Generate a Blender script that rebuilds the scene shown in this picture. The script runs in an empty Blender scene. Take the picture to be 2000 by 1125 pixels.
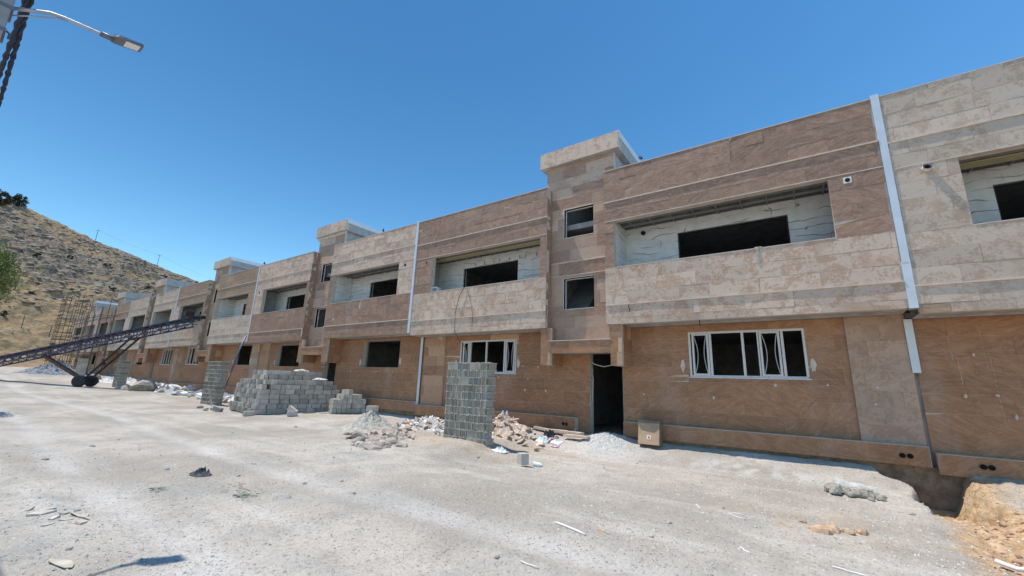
import bpy, bmesh, math, random
from mathutils import Vector, Matrix, noise
from math import radians, sin, cos, pi
C = bpy.context.scene.collection
scene = bpy.context.scene

# ------------------------------------------------------------------ helpers
def sm(a, b, x):
    t = max(0.0, min(1.0, (x - a) / (b - a)))
    return t * t * (3 - 2 * t)

def lerp_table(tab, x):
    if x <= tab[0][0]: return tab[0][1]
    for (a, va), (b, vb) in zip(tab, tab[1:]):
        if x <= b: return va + (vb - va) * (x - a) / (b - a)
    return tab[-1][1]

def tag(o, label=None, cat=None, group=None, kind=None):
    if label: o['label'] = label
    if cat: o['category'] = cat
    if group: o['group'] = group
    if kind: o['kind'] = kind
    return o

ORIG = {}
def empty(name, loc, label, cat, group=None):
    o = bpy.data.objects.new(name, None); C.objects.link(o)
    o.location = loc; o.empty_display_size = .2
    tag(o, label, cat, group)
    ORIG[o] = Vector(loc)
    return o

class MB:
    def __init__(s):
        s.v = []; s.f = []; s.m = []; s.a = []
    def face(s, pts, m=0, a=(.5, .5, .5)):
        i = len(s.v); s.v += [tuple(p) for p in pts]
        s.f.append(tuple(range(i, i + len(pts)))); s.m.append(m); s.a.append(a)
    def box(s, x0, x1, y0, y1, z0, z1, m=0, a=(.5, .5, .5)):
        i = len(s.v)
        s.v += [(x0, y0, z0), (x1, y0, z0), (x1, y1, z0), (x0, y1, z0), (x0, y0, z1), (x1, y0, z1), (x1, y1, z1), (x0, y1, z1)]
        for q in ((0, 3, 2, 1), (4, 5, 6, 7), (0, 1, 5, 4), (1, 2, 6, 5), (2, 3, 7, 6), (3, 0, 4, 7)):
            s.f.append(tuple(i + k for k in q)); s.m.append(m); s.a.append(a)
    def beam(s, p, q, w, h, m=0, up=(0, 0, 1), a=(.5, .5, .5)):
        p = Vector(p); q = Vector(q); d = (q - p).normalized(); up = Vector(up)
        if abs(d.dot(up)) > .99: up = Vector((0, 1, 0))
        sd = d.cross(up).normalized(); u = sd.cross(d)
        i = len(s.v)
        for c in (p, q):
            for (x, y) in ((-1, -1), (1, -1), (1, 1), (-1, 1)):
                s.v.append(tuple(c + sd * (x * w / 2) + u * (y * h / 2)))
        for k in ((3, 2, 1, 0), (4, 5, 6, 7), (0, 1, 5, 4), (1, 2, 6, 5), (2, 3, 7, 6), (3, 0, 4, 7)):
            s.f.append(tuple(i + t for t in k)); s.m.append(m); s.a.append(a)
    def tube(s, pts, r, n=8, m=0, a=(.5, .5, .5), cap=True):
        pts = [Vector(p) for p in pts]; rr = r if isinstance(r, (list, tuple)) else [r] * len(pts)
        base = len(s.v); prev = None
        for k, p in enumerate(pts):
            d = (pts[min(k + 1, len(pts) - 1)] - pts[max(k - 1, 0)]).normalized()
            if prev is None:
                up = Vector((0, 0, 1)) if abs(d.z) < .9 else Vector((1, 0, 0))
                sd = d.cross(up).normalized()
            else:
                sd = (prev - d * prev.dot(d)).normalized()
            prev = sd; u = d.cross(sd)
            for j in range(n):
                t = 2 * pi * j / n
                s.v.append(tuple(p + (sd * cos(t) + u * sin(t)) * rr[k]))
        for k in range(len(pts) - 1):
            for j in range(n):
                A = base + k * n + j; B = base + k * n + (j + 1) % n
                s.f.append((A, B, B + n, A + n)); s.m.append(m); s.a.append(a)
        if cap:
            s.f.append(tuple(base + j for j in range(n))[::-1]); s.m.append(m); s.a.append(a)
            e = base + (len(pts) - 1) * n
            s.f.append(tuple(e + j for j in range(n))); s.m.append(m); s.a.append(a)
    def mesh(s, name, mats, smooth=False, off=(0, 0, 0)):
        me = bpy.data.meshes.new(name)
        ox, oy, oz = off
        me.from_pydata([(x - ox, y - oy, z - oz) for x, y, z in s.v], [], s.f)
        if not isinstance(mats, (list, tuple)): mats = [mats]
        for m in mats: me.materials.append(m)
        me.polygons.foreach_set('material_index', s.m)
        if smooth: me.polygons.foreach_set('use_smooth', [True] * len(s.f))
        at = me.color_attributes.new('tile', 'FLOAT_COLOR', 'CORNER')
        buf = []
        for f, a in zip(s.f, s.a): buf += [a[0], a[1], a[2], 1.0] * len(f)
        at.data.foreach_set('color', buf)
        me.update()
        return me
    def build(s, name, mats, parent=None, smooth=False):
        if parent is not None:
            r = parent
            while r.parent: r = r.parent
            off = ORIG[r]
            o = bpy.data.objects.new(name, s.mesh(name, mats, smooth, off))
            o.parent = parent
        else:
            xs = [p[0] for p in s.v]; ys = [p[1] for p in s.v]; zs = [p[2] for p in s.v]
            off = Vector(((min(xs) + max(xs)) / 2, (min(ys) + max(ys)) / 2, min(zs)))
            o = bpy.data.objects.new(name, s.mesh(name, mats, smooth, off))
            o.location = off; ORIG[o] = off
        C.objects.link(o)
        return o

def subtract(rect, holes):
    x0, x1, z0, z1 = rect
    zs = sorted({z0, z1} | {z for h in holes for z in (h[2], h[3]) if z0 < z < z1})
    out = []
    for a, b in zip(zs, zs[1:]):
        iv = [(x0, x1)]
        for h in holes:
            if h[2] < b - 1e-6 and h[3] > a + 1e-6:
                n = []
                for p, q in iv:
                    if h[1] <= p or h[0] >= q: n.append((p, q)); continue
                    if h[0] > p: n.append((p, h[0]))
                    if h[1] < q: n.append((h[1], q))
                iv = n
        out += [(p, q, a, b) for p, q in iv if q - p > .004]
    return out

def clad(mb, rect, c, axis='y', holes=(), row=.385, z_ref=None, tl=(.75, 1.5), tone=(.2, .12), odd=.1, rnd=random, back=.16, gm=1, tm=0):
    """stone tiles in rows on a plane; axis 'y' faces -Y, 'x' faces +X, 'w' faces -X. One tile in `odd` takes the other tone."""
    x0, x1, z0, z1 = rect
    def P(h, z, d):
        if axis == 'y': return (h, c + d, z)
        if axis == 'x': return (c - d, h, z)
        return (c + d, h, z)
    z_ref = z0 if z_ref is None else z_ref
    k = math.floor((z0 - z_ref) / row + 1e-4); z = z_ref + k * row
    T = .012; g = .0026
    while z < z1 - .01:
        a, b = max(z, z0), min(z + row, z1)
        if b - a > .012:
            x = x0 - rnd.uniform(0, tl[0])
            while x < x1:
                w = rnd.uniform(*tl); p, q = max(x, x0), min(x + w, x1); x += w
                if q - p < .02: continue
                t = tone[0] + rnd.gauss(0, tone[1])
                if rnd.random() < odd: t = 1 - t
                at = (max(0, min(1, t)), rnd.random(), rnd.random())
                dj = rnd.uniform(-.002, .002); tz, tx = rnd.gauss(0, .0022), rnd.gauss(0, .0022)
                for (e0, e1, f0, f1) in subtract((p, q, a, b), holes):
                    e0 += g; e1 -= g; f0 += g; f1 -= g
                    if e1 - e0 < .01 or f1 - f0 < .006: continue
                    F = [P(e0, f0, dj - tz - tx), P(e1, f0, dj - tz + tx), P(e1, f1, dj + tz + tx), P(e0, f1, dj + tz - tx)]
                    B = [P(e0, f0, T), P(e1, f0, T), P(e1, f1, T), P(e0, f1, T)]
                    if axis == 'w': F.reverse(); B.reverse()
                    mb.face(F, tm, at)
                    for i in range(4):
                        j = (i + 1) % 4
                        mb.face([F[j], F[i], B[i], B[j]], tm, at)
        z += row
    for (e0, e1, f0, f1) in subtract(rect, holes):
        if axis == 'y': mb.box(e0, e1, c + T * .55, c + back, f0, f1, gm)
        elif axis == 'x': mb.box(c - back, c - T * .55, e0, e1, f0, f1, gm)
        else: mb.box(c + T * .55, c + back, e0, e1, f0, f1, gm)

# ------------------------------------------------------------------ materials
class N:
    def __init__(s, name):
        s.m = bpy.data.materials.new(name); s.m.use_nodes = True
        s.t = s.m.node_tree; s.n = s.t.nodes; s.l = s.t.links
        s.b = s.n['Principled BSDF']; s.out = s.n['Material Output']
        s.b.inputs['Roughness'].default_value = .8
        s.b.inputs['Specular IOR Level'].default_value = .3
    def new(s, t, **kw):
        n = s.n.new(t)
        for k, v in kw.items(): setattr(n, k, v)
        return n
    def put(s, sock, v):
        if hasattr(v, 'is_output') or isinstance(v, bpy.types.NodeSocket): s.l.new(v, sock)
        else: sock.default_value = v
    def math(s, op, a, b=0.0, c=0.0, clamp=False):
        n = s.new('ShaderNodeMath', operation=op); n.use_clamp = clamp
        s.put(n.inputs[0], a); s.put(n.inputs[1], b); s.put(n.inputs[2], c)
        return n.outputs[0]
    def mix(s, f, a, b, blend='MIX'):
        n = s.new('ShaderNodeMix', data_type='RGBA', blend_type=blend)
        s.put(n.inputs[0], f)
        s.put(n.inputs[6], (*a, 1) if isinstance(a, tuple) else a); s.put(n.inputs[7], (*b, 1) if isinstance(b, tuple) else b)
        return n.outputs[2]
    def ramp(s, f, lo, hi):
        n = s.new('ShaderNodeMapRange'); n.interpolation_type = 'SMOOTHSTEP'
        s.put(n.inputs[0], f); n.inputs[1].default_value = lo; n.inputs[2].default_value = hi
        return n.outputs[0]
    def noise(s, vec, scale, detail=4, rough=.55, dist=0.0):
        n = s.new('ShaderNodeTexNoise'); s.put(n.inputs['Vector'], vec)
        n.inputs['Scale'].default_value = scale; n.inputs['Detail'].default_value = detail
        n.inputs['Roughness'].default_value = rough; n.inputs['Distortion'].default_value = dist
        return n.outputs['Fac']
    def voro(s, vec, scale, feature='F1', out='Distance'):
        n = s.new('ShaderNodeTexVoronoi', feature=feature); s.put(n.inputs['Vector'], vec); n.inputs['Scale'].default_value = scale
        return n.outputs[out]
    def vmul(s, vec, v):
        n = s.new('ShaderNodeVectorMath', operation='MULTIPLY'); s.put(n.inputs[0], vec); n.inputs[1].default_value = v
        return n.outputs[0]
    def vadd(s, a, b):
        n = s.new('ShaderNodeVectorMath', operation='ADD'); s.put(n.inputs[0], a); s.put(n.inputs[1], b)
        return n.outputs[0]
    def xyz(s, x, y, z):
        n = s.new('ShaderNodeCombineXYZ'); s.put(n.inputs[0], x); s.put(n.inputs[1], y); s.put(n.inputs[2], z); return n.outputs[0]
    def sep(s, v):
        n = s.new('ShaderNodeSeparateXYZ'); s.put(n.inputs[0], v); return n.outputs
    def attr(s, name='tile'):
        n = s.new('ShaderNodeAttribute', attribute_name=name); return n.outputs['Color']
    def pos(s): return s.new('ShaderNodeNewGeometry').outputs['Position']
    def obj(s): return s.new('ShaderNodeTexCoord').outputs['Object']
    def rand(s): return s.new('ShaderNodeObjectInfo').outputs['Random']
    def bump(s, h, strength=.3, dist=.02):
        n = s.new('ShaderNodeBump'); n.inputs['Strength'].default_value = strength; n.inputs['Distance'].default_value = dist
        s.put(n.inputs['Height'], h); s.l.new(n.outputs[0], s.b.inputs['Normal'])
    def col(s, c): s.put(s.b.inputs['Base Color'], (*c, 1) if isinstance(c, tuple) else c); return s
    def set(s, **kw):
        for k, v in kw.items(): s.put(s.b.inputs[k.replace('_', ' ')], v)
        return s.m

def travertine(name, dark, mid, pale, blotch, wet=0.0):
    s = N(name)
    a = s.sep(s.attr()); tone, dirn, off = a[0], a[1], a[2]
    p = s.sep(s.pos())
    h = s.math('ADD', p[0], p[1])
    hh = s.math('ADD', h, s.math('MULTIPLY', off, 61.0)); z = s.math('ADD', p[2], s.math('MULTIPLY', dirn, 23.0))
    ang = s.math('MULTIPLY', s.math('SUBTRACT', dirn, .45), 1.5)
    ca, sa = s.math('COSINE', ang), s.math('SINE', ang)
    u = s.math('ADD', s.math('MULTIPLY', hh, ca), s.math('MULTIPLY', z, sa))
    w = s.math('SUBTRACT', s.math('MULTIPLY', z, ca), s.math('MULTIPLY', hh, sa))
    wb = s.noise(s.xyz(hh, 0.0, z), 1.3, 3, .5)
    v = s.xyz(s.math('MULTIPLY', u, 1.25), 0.0, s.math('MULTIPLY', s.math('ADD', w, s.math('MULTIPLY', wb, .22)), 7.5))
    vein = s.noise(v, 2.1, 10, .70, .5)
    iso = s.xyz(hh, 0.0, z)
    cl = s.noise(iso, 3.0, 9, .66, .9)
    fine = s.noise(iso, 17, 5, .7)
    veinm = s.ramp(vein, .34, .68)
    br = s.mix(s.math('MULTIPLY', veinm, .85), dark, mid)
    br = s.mix(s.math('MULTIPLY', s.ramp(cl, .45, .68), .5), br, blotch)
    br = s.mix(s.math('MULTIPLY', s.ramp(vein, .60, .74), .65), br, pale)
    br = s.mix(s.math('MULTIPLY', s.ramp(fine, .54, .70), .45), br, pale)
    br = s.mix(s.math('MULTIPLY', s.ramp(fine, .47, .33), .30), br, dark)
    bl = s.ramp(s.math('ADD', cl, s.math('MULTIPLY', s.math('SUBTRACT', fine, .5), .7)), .47, .60)
    li = s.mix(s.math('MULTIPLY', bl, .85), pale, blotch)
    li = s.mix(s.math('MULTIPLY', s.ramp(vein, .52, .68), .35), li, mid)
    li = s.mix(s.math('MULTIPLY', s.ramp(s.noise(iso, 1.1, 3, .5), .56, .66), .55), li, blotch)
    li = s.mix(s.math('MULTIPLY', s.ramp(fine, .55, .75), .35), li, blotch)
    c = s.mix(s.ramp(s.math('ADD', tone, s.math('MULTIPLY', s.math('SUBTRACT', cl, .5), .35)), .3, .72), br, li)
    # per-tile batch shade and cement dust
    sh = s.math('ADD', .885, s.math('MULTIPLY', off, .21))
    c = s.mix(1.0, c, s.xyz(sh, sh, sh), 'MULTIPLY')
    dust = s.math('MULTIPLY', s.ramp(s.noise(s.xyz(s.math('MULTIPLY', h, 1.0), 0.0, s.math('MULTIPLY', p[2], .35)), .9, 6, .6), .5, .8), .22)
    c = s.mix(dust, c, (.52, .48, .43))
    # narrow dribbles of washed-down grout
    drib = s.noise(s.xyz(s.math('MULTIPLY', h, 9.0), 0.0, s.math('MULTIPLY', p[2], .5)), 1.0, 3, .5)
    dm = s.math('MULTIPLY', s.ramp(drib, .69, .76), s.ramp(s.noise(s.xyz(h, 0.0, p[2]), .55, 2), .52, .64))
    c = s.mix(s.math('MULTIPLY', dm, .55), c, (.60, .57, .53))
    s.col(c); s.set(Roughness=s.math('ADD', .42, s.math('MULTIPLY', cl, .3)), Specular_IOR_Level=.35)
    s.bump(s.math('ADD', vein, s.math('MULTIPLY', fine, .6)), .2, .01)
    return s.m
TR = travertine('travertine_stone', (.245, .138, .092), (.405, .262, .182), (.635, .485, .375), (.47, .295, .195))
TG = travertine('travertine_grey_stone', (.27, .172, .11), (.42, .288, .19), (.58, .462, .365), (.445, .32, .228))
TP = travertine('travertine_pilaster_stone', (.25, .13, .085), (.40, .25, .17), (.48, .335, .245), (.39, .235, .155))
TL = travertine('travertine_lower_warm_bounce', (.285, .138, .070), (.43, .225, .12), (.56, .36, .225), (.47, .265, .155))  # same brown stone; warm ground bounce of the shaded wall put into colour

def simple(name, col, rough=.8, var=.15, scale=6, metal=0.0, bump=.15, dirt=None, perobj=0.0, bscale=None):
    s = N(name); p = s.pos()
    n = s.noise(p, scale, 6, .6)
    lo = tuple(c * (1 - var) for c in col); hi = tuple(min(1, c * (1 + var)) for c in col)
    c = s.mix(s.ramp(n, .3, .7), lo, hi)
    if dirt: c = s.mix(s.math('MULTIPLY', s.ramp(s.noise(p, scale * .35, 5, .65), .5, .72), .8), c, dirt)
    if perobj:
        r = s.math('ADD', 1 - perobj, s.math('MULTIPLY', s.rand(), 2 * perobj))
        c = s.mix(1.0, c, s.xyz(r, r, r), 'MULTIPLY')
    s.col(c); s.set(Roughness=rough, Metallic=metal)
    if bump: s.bump(s.noise(p, bscale or scale * 5, 5, .65), bump, .02)
    return s.m
GROUT = simple('grout_backing', (.52, .46, .39), .9, .15, 9)
LEDGE = simple('pale_ledge_stone', (.60, .51, .43), .6, .12, 5)
CONC = simple('raw_concrete', (.30, .295, .28), .9, .2, 3, dirt=(.20, .19, .18))
WASH = simple('thin_plaster_wash', (.50, .40, .31), .9, .15, 20)
DAB = simple('levelling_plaster', (.61, .53, .45), .9, .1, 9)
DARKC = simple('unlit_room_concrete', (.36, .345, .33), .95, .2, 3)
GALV = simple('galvanised_sheet', (.66, .69, .72), .5, .06, 2, metal=.25, bump=.04, bscale=6)
PLAS = simple('rough_plaster', (.36, .36, .35), .9, .15, 4)
WFRAME0 = None
def upvc():
    s = N('white_upvc_with_film'); p = s.pos()
    sp = s.voro(p, 23.0); pr = s.noise(p, 40, 2)
    m = s.math('MULTIPLY', s.ramp(sp, .26, .16), s.ramp(s.noise(p, 9, 2), .5, .6))
    c = s.mix(s.math('MULTIPLY', s.ramp(pr, .5, .62), .30), (.66, .635, .61), (.50, .44, .44))
    c = s.mix(m, c, (.22, .10, .12))
    s.col(c); return s.set(Roughness=.35)
UPVC = upvc()
RUBSEAL = simple('pale_rubber_seal', (.55, .55, .55), .5, .05, 5)
def cracked():
    s = N('white_stone_pattern_plaster'); p = s.sep(s.pos())
    h = s.math('ADD', p[0], s.math('MULTIPLY', p[1], 1.0))
    wob = s.noise(s.xyz(h, 0.0, p[2]), .9, 3, .5)
    zz = s.math('ADD', p[2], s.math('MULTIPLY', s.math('SUBTRACT', wob, .5), .55))
    fr = s.math('FRACT', s.math('MULTIPLY', zz, 4.3))
    d = s.math('ABSOLUTE', s.math('SUBTRACT', fr, .5))
    gate = s.ramp(s.noise(s.xyz(s.math('MULTIPLY', h, 1.4), 0.0, s.math('MULTIPLY', p[2], 5)), 1.0, 2), .42, .60)
    ln = s.math('MULTIPLY', s.ramp(d, .055, .014), gate)
    n2 = s.noise(s.xyz(s.math('MULTIPLY', h, 2.5), 0.0, p[2]), .8, 3, .5)
    hv = s.math('ABSOLUTE', s.math('SUBTRACT', s.math('FRACT', s.math('ADD', s.math('MULTIPLY', h, 1.35), s.math('MULTIPLY', n2, 1.4))), .5))
    l2 = s.math('MULTIPLY', s.ramp(hv, .014, .004), s.ramp(s.noise(s.xyz(h, 0.0, s.math('MULTIPLY', p[2], 3)), 1.7, 2), .5, .6))
    m = s.math('MAXIMUM', ln, s.math('MULTIPLY', l2, .8))
    base = s.mix(s.ramp(s.noise(s.xyz(h, 0.0, p[2]), 3, 5, .6), .3, .7), (.60, .585, .56), (.72, .705, .68))
    s.col(s.mix(m, base, (.13, .125, .12))); s.set(Roughness=.85); s.bump(s.math('SUBTRACT', 1.0, m), .5, .02)
    return s.m
CRACK = cracked()
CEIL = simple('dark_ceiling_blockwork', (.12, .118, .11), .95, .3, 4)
CHAN = simple('dull_steel_channel', (.22, .23, .23), .7, .15, 4)
def blockmat(name, c0):
    s = N(name); p = s.obj(); g = s.pos()
    n = s.noise(g, 4, 5, .6); f = s.noise(g, 90, 3, .7)
    r = s.math('ADD', .76, s.math('MULTIPLY', s.rand(), .42))
    at = s.sep(s.attr())[0]
    r = s.math('MULTIPLY', r, s.math('ADD', .78, s.math('MULTIPLY', at, .44)))
    c = s.mix(s.ramp(n, .3, .7), tuple(x * .85 for x in c0), tuple(x * 1.12 for x in c0))
    c = s.mix(s.math('MULTIPLY', s.ramp(f, .5, .8), .35), c, tuple(x * .55 for x in c0))
    s.col(s.mix(1.0, c, s.xyz(r, r, r), 'MULTIPLY')); s.set(Roughness=.95); s.bump(f, .5, .01)
    return s.m
BLOCK = blockmat('grey_concrete_block', (.465, .42, .362))
PBLOCK = blockmat('pillar_block_and_mortar', (.40, .355, .285))
MORTAR = simple('cement_mortar', (.45, .435, .385), .95, .2, 14, bump=.6)
STEELBLUE = simple('blue_painted_steel', (.045, .06, .115), .5, .3, 3, dirt=(.09, .08, .085))
RUST = simple('rusty_brown_steel', (.13, .06, .04), .7, .3, 5)
BLACKSTEEL = simple('black_steel', (.03, .028, .03), .6, .3, 5)
RUBBER = simple('tyre_rubber', (.035, .035, .04), .8, .2, 5)
BELT = simple('conveyor_rubber_belt', (.04, .035, .035), .8, .2, 5, dirt=(.12, .10, .085))
SCAF = simple('rusty_scaffold_tube', (.10, .075, .06), .7, .3, 5)
LAMPM = simple('grey_lamp_metal', (.16, .17, .20), .5, .1, 5, metal=.3)
ARM = simple('galvanised_arm', (.45, .47, .50), .45, .1, 5, metal=.5)
POLE = simple('grey_pole_concrete', (.30, .30, .31), .85, .12, 3)
CABLE = simple('black_cable_sheath', (.018, .022, .05), .6, .2, 5, bump=0)
LENS = N('lamp_diffuser').col((.75, .76, .78)).set(Roughness=.25)
CARD = simple('brown_cardboard', (.44, .30, .195), .85, .12, 4, bump=.1)
CARDD = simple('dark_cardboard', (.20, .155, .12), .85, .2, 4)  # darker cardboard for the top flap and the right side
PAPER = simple('white_paper', (.75, .73, .70), .8, .05, 4, bump=0)
REDINK = simple('red_print', (.45, .06, .05), .7, .05, 4, bump=0)
STONEG = simple('grey_loose_stone', (.42, .39, .355), .95, .25, 9, perobj=.25, bump=.6)
STONEO = simple('tan_orange_stone', (.50, .335, .215), .9, .25, 9, perobj=.2, bump=.5)
STONEP = simple('pinkish_cut_stone', (.60, .465, .375), .8, .18, 6, perobj=.2, bump=.3)
PLCHIP = simple('white_plaster_chip', (.68, .66, .63), .9, .12, 6, perobj=.12)
CLOD = simple('brown_earth_clod', (.41, .345, .285), .95, .25, 5, perobj=.15, bump=.8)
SOIL = simple('brown_subsoil', (.27, .19, .125), .95, .3, 6, bump=1.0)
LUMP = simple('dark_grey_green_cement', (.31, .29, .24), .95, .25, 12, bump=.8, perobj=.15)
CEM = simple('grey_green_cement', (.39, .368, .312), .95, .2, 9, bump=.8, perobj=.1)
SCRAP = simple('weathered_cardboard', (.47, .42, .34), .9, .2, 9)
WOOD = simple('pale_sawn_wood', (.55, .43, .30), .85, .2, 8)
WHITEPL = simple('white_plastic', (.78, .78, .78), .4, .05, 4, bump=0)
CYANPL = simple('pale_blue_plastic', (.58, .70, .76), .35, .1, 4, bump=0)
BLACKPL = simple('black_plastic_film', (.035, .035, .04), .4, .2, 6)
PINKPL = simple('pink_plastic_film', (.60, .38, .40), .5, .1, 6)
GREENS = simple('green_plastic_string', (.28, .42, .33), .6, .1, 6)
REBAR = simple('dark_iron_wire', (.05, .045, .04), .7, .2, 8)
BORESHADE = simple('bore_shade', (.015, .015, .015), .9, .1, 8, bump=0)  # near-black colour painted in place of the shade inside pipes and holes
GREYPVC = simple('grey_pvc_pipe', (.14, .14, .145), .6, .1, 8, bump=0)
def leafmat(name, a, b):
    s = N(name); r = s.sep(s.attr())
    s.col(s.mix(r[0], a, b)); s.set(Roughness=.6)
    return s.m
LEAF = leafmat('green_leaves', (.08, .12, .03), (.26, .32, .11))
LEAFD = leafmat('dark_scrub_leaves', (.035, .042, .026), (.085, .092, .055))
BARK = simple('brown_bark', (.13, .09, .06), .9, .3, 8)

def groundmat():
    s = N('dusty_ground'); p = s.pos(); a = s.sep(s.attr('tile'))
    big = s.noise(p, .28, 6, .6); med = s.noise(p, 1.7, 6, .65); fine = s.noise(p, 14, 6, .7)
    c = s.mix(s.ramp(big, .38, .62), (.355, .317, .265), (.495, .45, .388))
    c = s.mix(s.math('MULTIPLY', s.ramp(med, .46, .68), .65), c, (.345, .312, .27))
    c = s.mix(s.math('MULTIPLY', s.ramp(s.noise(s.vmul(p, (.35, 1.6, 1)), .8, 5, .6), .50, .7), .5), c, (.60, .565, .51))
    soil = s.mix(s.ramp(s.noise(p, 5, 6, .7), .35, .65), (.40, .24, .115), (.62, .44, .265))
    c = s.mix(a[0], c, soil)
    c = s.mix(a[1], c, (.62, .605, .58))
    c = s.mix(s.math('MULTIPLY', a[2], s.ramp(med, .35, .6)), c, (.33, .335, .31))
    # pebbles and grit
    v1 = s.voro(p, 22.0); v1c = s.new('ShaderNodeTexVoronoi'); s.put(v1c.inputs['Vector'], p); v1c.inputs['Scale'].default_value = 22
    pick = s.sep(v1c.outputs['Color'])[0]
    peb = s.math('MULTIPLY', s.ramp(v1, .34, .22), s.ramp(pick, .66, .7))
    tint = s.sep(v1c.outputs['Color'])[1]
    c = s.mix(s.math('MULTIPLY', peb, .75), c, s.mix(tint, (.30, .275, .24), (.60, .555, .49)))
    v2 = s.new('ShaderNodeTexVoronoi'); s.put(v2.inputs['Vector'], p); v2.inputs['Scale'].default_value = 70
    p2 = s.math('MULTIPLY', s.ramp(v2.outputs['Distance'], .42, .25), s.ramp(s.sep(v2.outputs['Color'])[0], .6, .66))
    c = s.mix(s.math('MULTIPLY', p2, .5), c, s.mix(s.sep(v2.outputs['Color'])[1], (.23, .21, .19), (.56, .52, .47)))
    c = s.mix(s.math('MULTIPLY', s.ramp(fine, .50, .70), .50), c, (.30, .275, .24))
    s.col(c); s.set(Roughness=.97, Specular_IOR_Level=.1)
    hgt = s.math('ADD', s.math('ADD', s.math('MULTIPLY', med, 1.6), s.math('MULTIPLY', fine, .55)), s.math('ADD', s.math('MULTIPLY', peb, .5), s.math('MULTIPLY', p2, .22)))
    s.bump(hgt, .9, .045)
    return s.m
GROUND = groundmat()
def hillmat():
    s = N('rocky_dry_hillside'); p = s.pos(); a = s.sep(s.attr('tile'))
    st = s.vmul(p, (.5, .5, 1.7))
    r1 = s.noise(st, .55, 8, .72, .4); r2 = s.noise(p, 1.6, 6, .7); big = s.noise(p, .05, 4, .6)
    z = s.sep(p)[2]
    grass = s.mix(s.ramp(r2, .3, .7), (.28, .185, .095), (.40, .28, .16))
    grass = s.mix(s.math('MULTIPLY', s.ramp(big, .45, .65), .5), grass, (.33, .24, .14))
    rock = s.mix(s.ramp(r2, .32, .66), (.11, .082, .058), (.33, .26, .19))
    rock = s.mix(s.math('MULTIPLY', s.ramp(s.noise(p, .9, 4, .6), .5, .7), .4), rock, (.30, .22, .15))
    k = s.math('ADD', r1, s.math('MULTIPLY', s.math('SUBTRACT', a[0], .5), .55))
    c = s.mix(s.ramp(k, .47, .63), grass, rock)
    scrub = s.math('MULTIPLY', s.ramp(s.noise(p, .42, 4, .65), .63, .70), .7)
    c = s.mix(scrub, c, (.10, .10, .06))
    s.col(c); s.set(Roughness=.95, Specular_IOR_Level=.1); s.bump(s.math('ADD', r1, r2), .9, .35)
    return s.m
HILL = hillmat()
HROCK = simple('hillside_limestone', (.33, .265, .20), .95, .35, 1.2, bump=.6, dirt=(.15, .12, .09), bscale=3)

# ------------------------------------------------------------------ camera, light, sky
cam = bpy.data.cameras.new('camera'); co = bpy.data.objects.new('camera', cam); C.objects.link(co)
cx, cy, cz = Vector((.8222895, .56805249, .03400514)), Vector((.10137394, -.20502069, .97349363)), Vector((.55996723, -.79704635, -.22617208))
co.matrix_world = Matrix(((cx.x, cy.x, cz.x, 0), (cx.y, cy.y, cz.y, 0), (cx.z, cy.z, cz.z, 1.65), (0, 0, 0, 1)))
cam.sensor_width = 36; cam.lens = 802.75 / 2000 * 36; cam.clip_start = .05; cam.clip_end = 8000
scene.camera = co
SUN = Vector((-.424, -.128, 1)).normalized()
sun = bpy.data.lights.new('sun', 'SUN'); so = bpy.data.objects.new('sun', sun); C.objects.link(so)
so.location = SUN * 60; so.rotation_euler = SUN.to_track_quat('Z', 'Y').to_euler()
sun.energy = 3.9; sun.angle = radians(.53); sun.color = (1, .94, .86)
w = bpy.data.worlds.new('World'); scene.world = w; w.use_nodes = True
nt = w.node_tree; bg = nt.nodes['Background']
sky = nt.nodes.new('ShaderNodeTexSky'); sky.sky_type = 'NISHITA'; sky.sun_disc = False
sky.sun_elevation = math.asin(SUN.z); sky.sun_rotation = -math.atan2(SUN.x, SUN.y)
sky.altitude = 0; sky.air_density = 1.1; sky.dust_density = .15; sky.ozone_density = 1.0
hs = nt.nodes.new('ShaderNodeHueSaturation'); hs.inputs['Saturation'].default_value = 1.3; hs.inputs['Value'].default_value = 1.0
nt.links.new(sky.outputs[0], hs.inputs['Color']); tn = nt.nodes.new('ShaderNodeMix'); tn.data_type = 'RGBA'; tn.blend_type = 'MULTIPLY'; tn.inputs[0].default_value = 1; tn.inputs[7].default_value = (.86, .99, .97, 1)
nt.links.new(hs.outputs[0], tn.inputs[6]); nt.links.new(tn.outputs[2], bg.inputs['Color'])
bg.inputs['Strength'].default_value = .15
scene.view_settings.view_transform = 'Standard'; scene.view_settings.look = 'None'
scene.view_settings.exposure = 0.36; scene.view_settings.gamma = 1.0
scene.cycles.max_bounces = 8; scene.cycles.diffuse_bounces = 5

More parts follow.
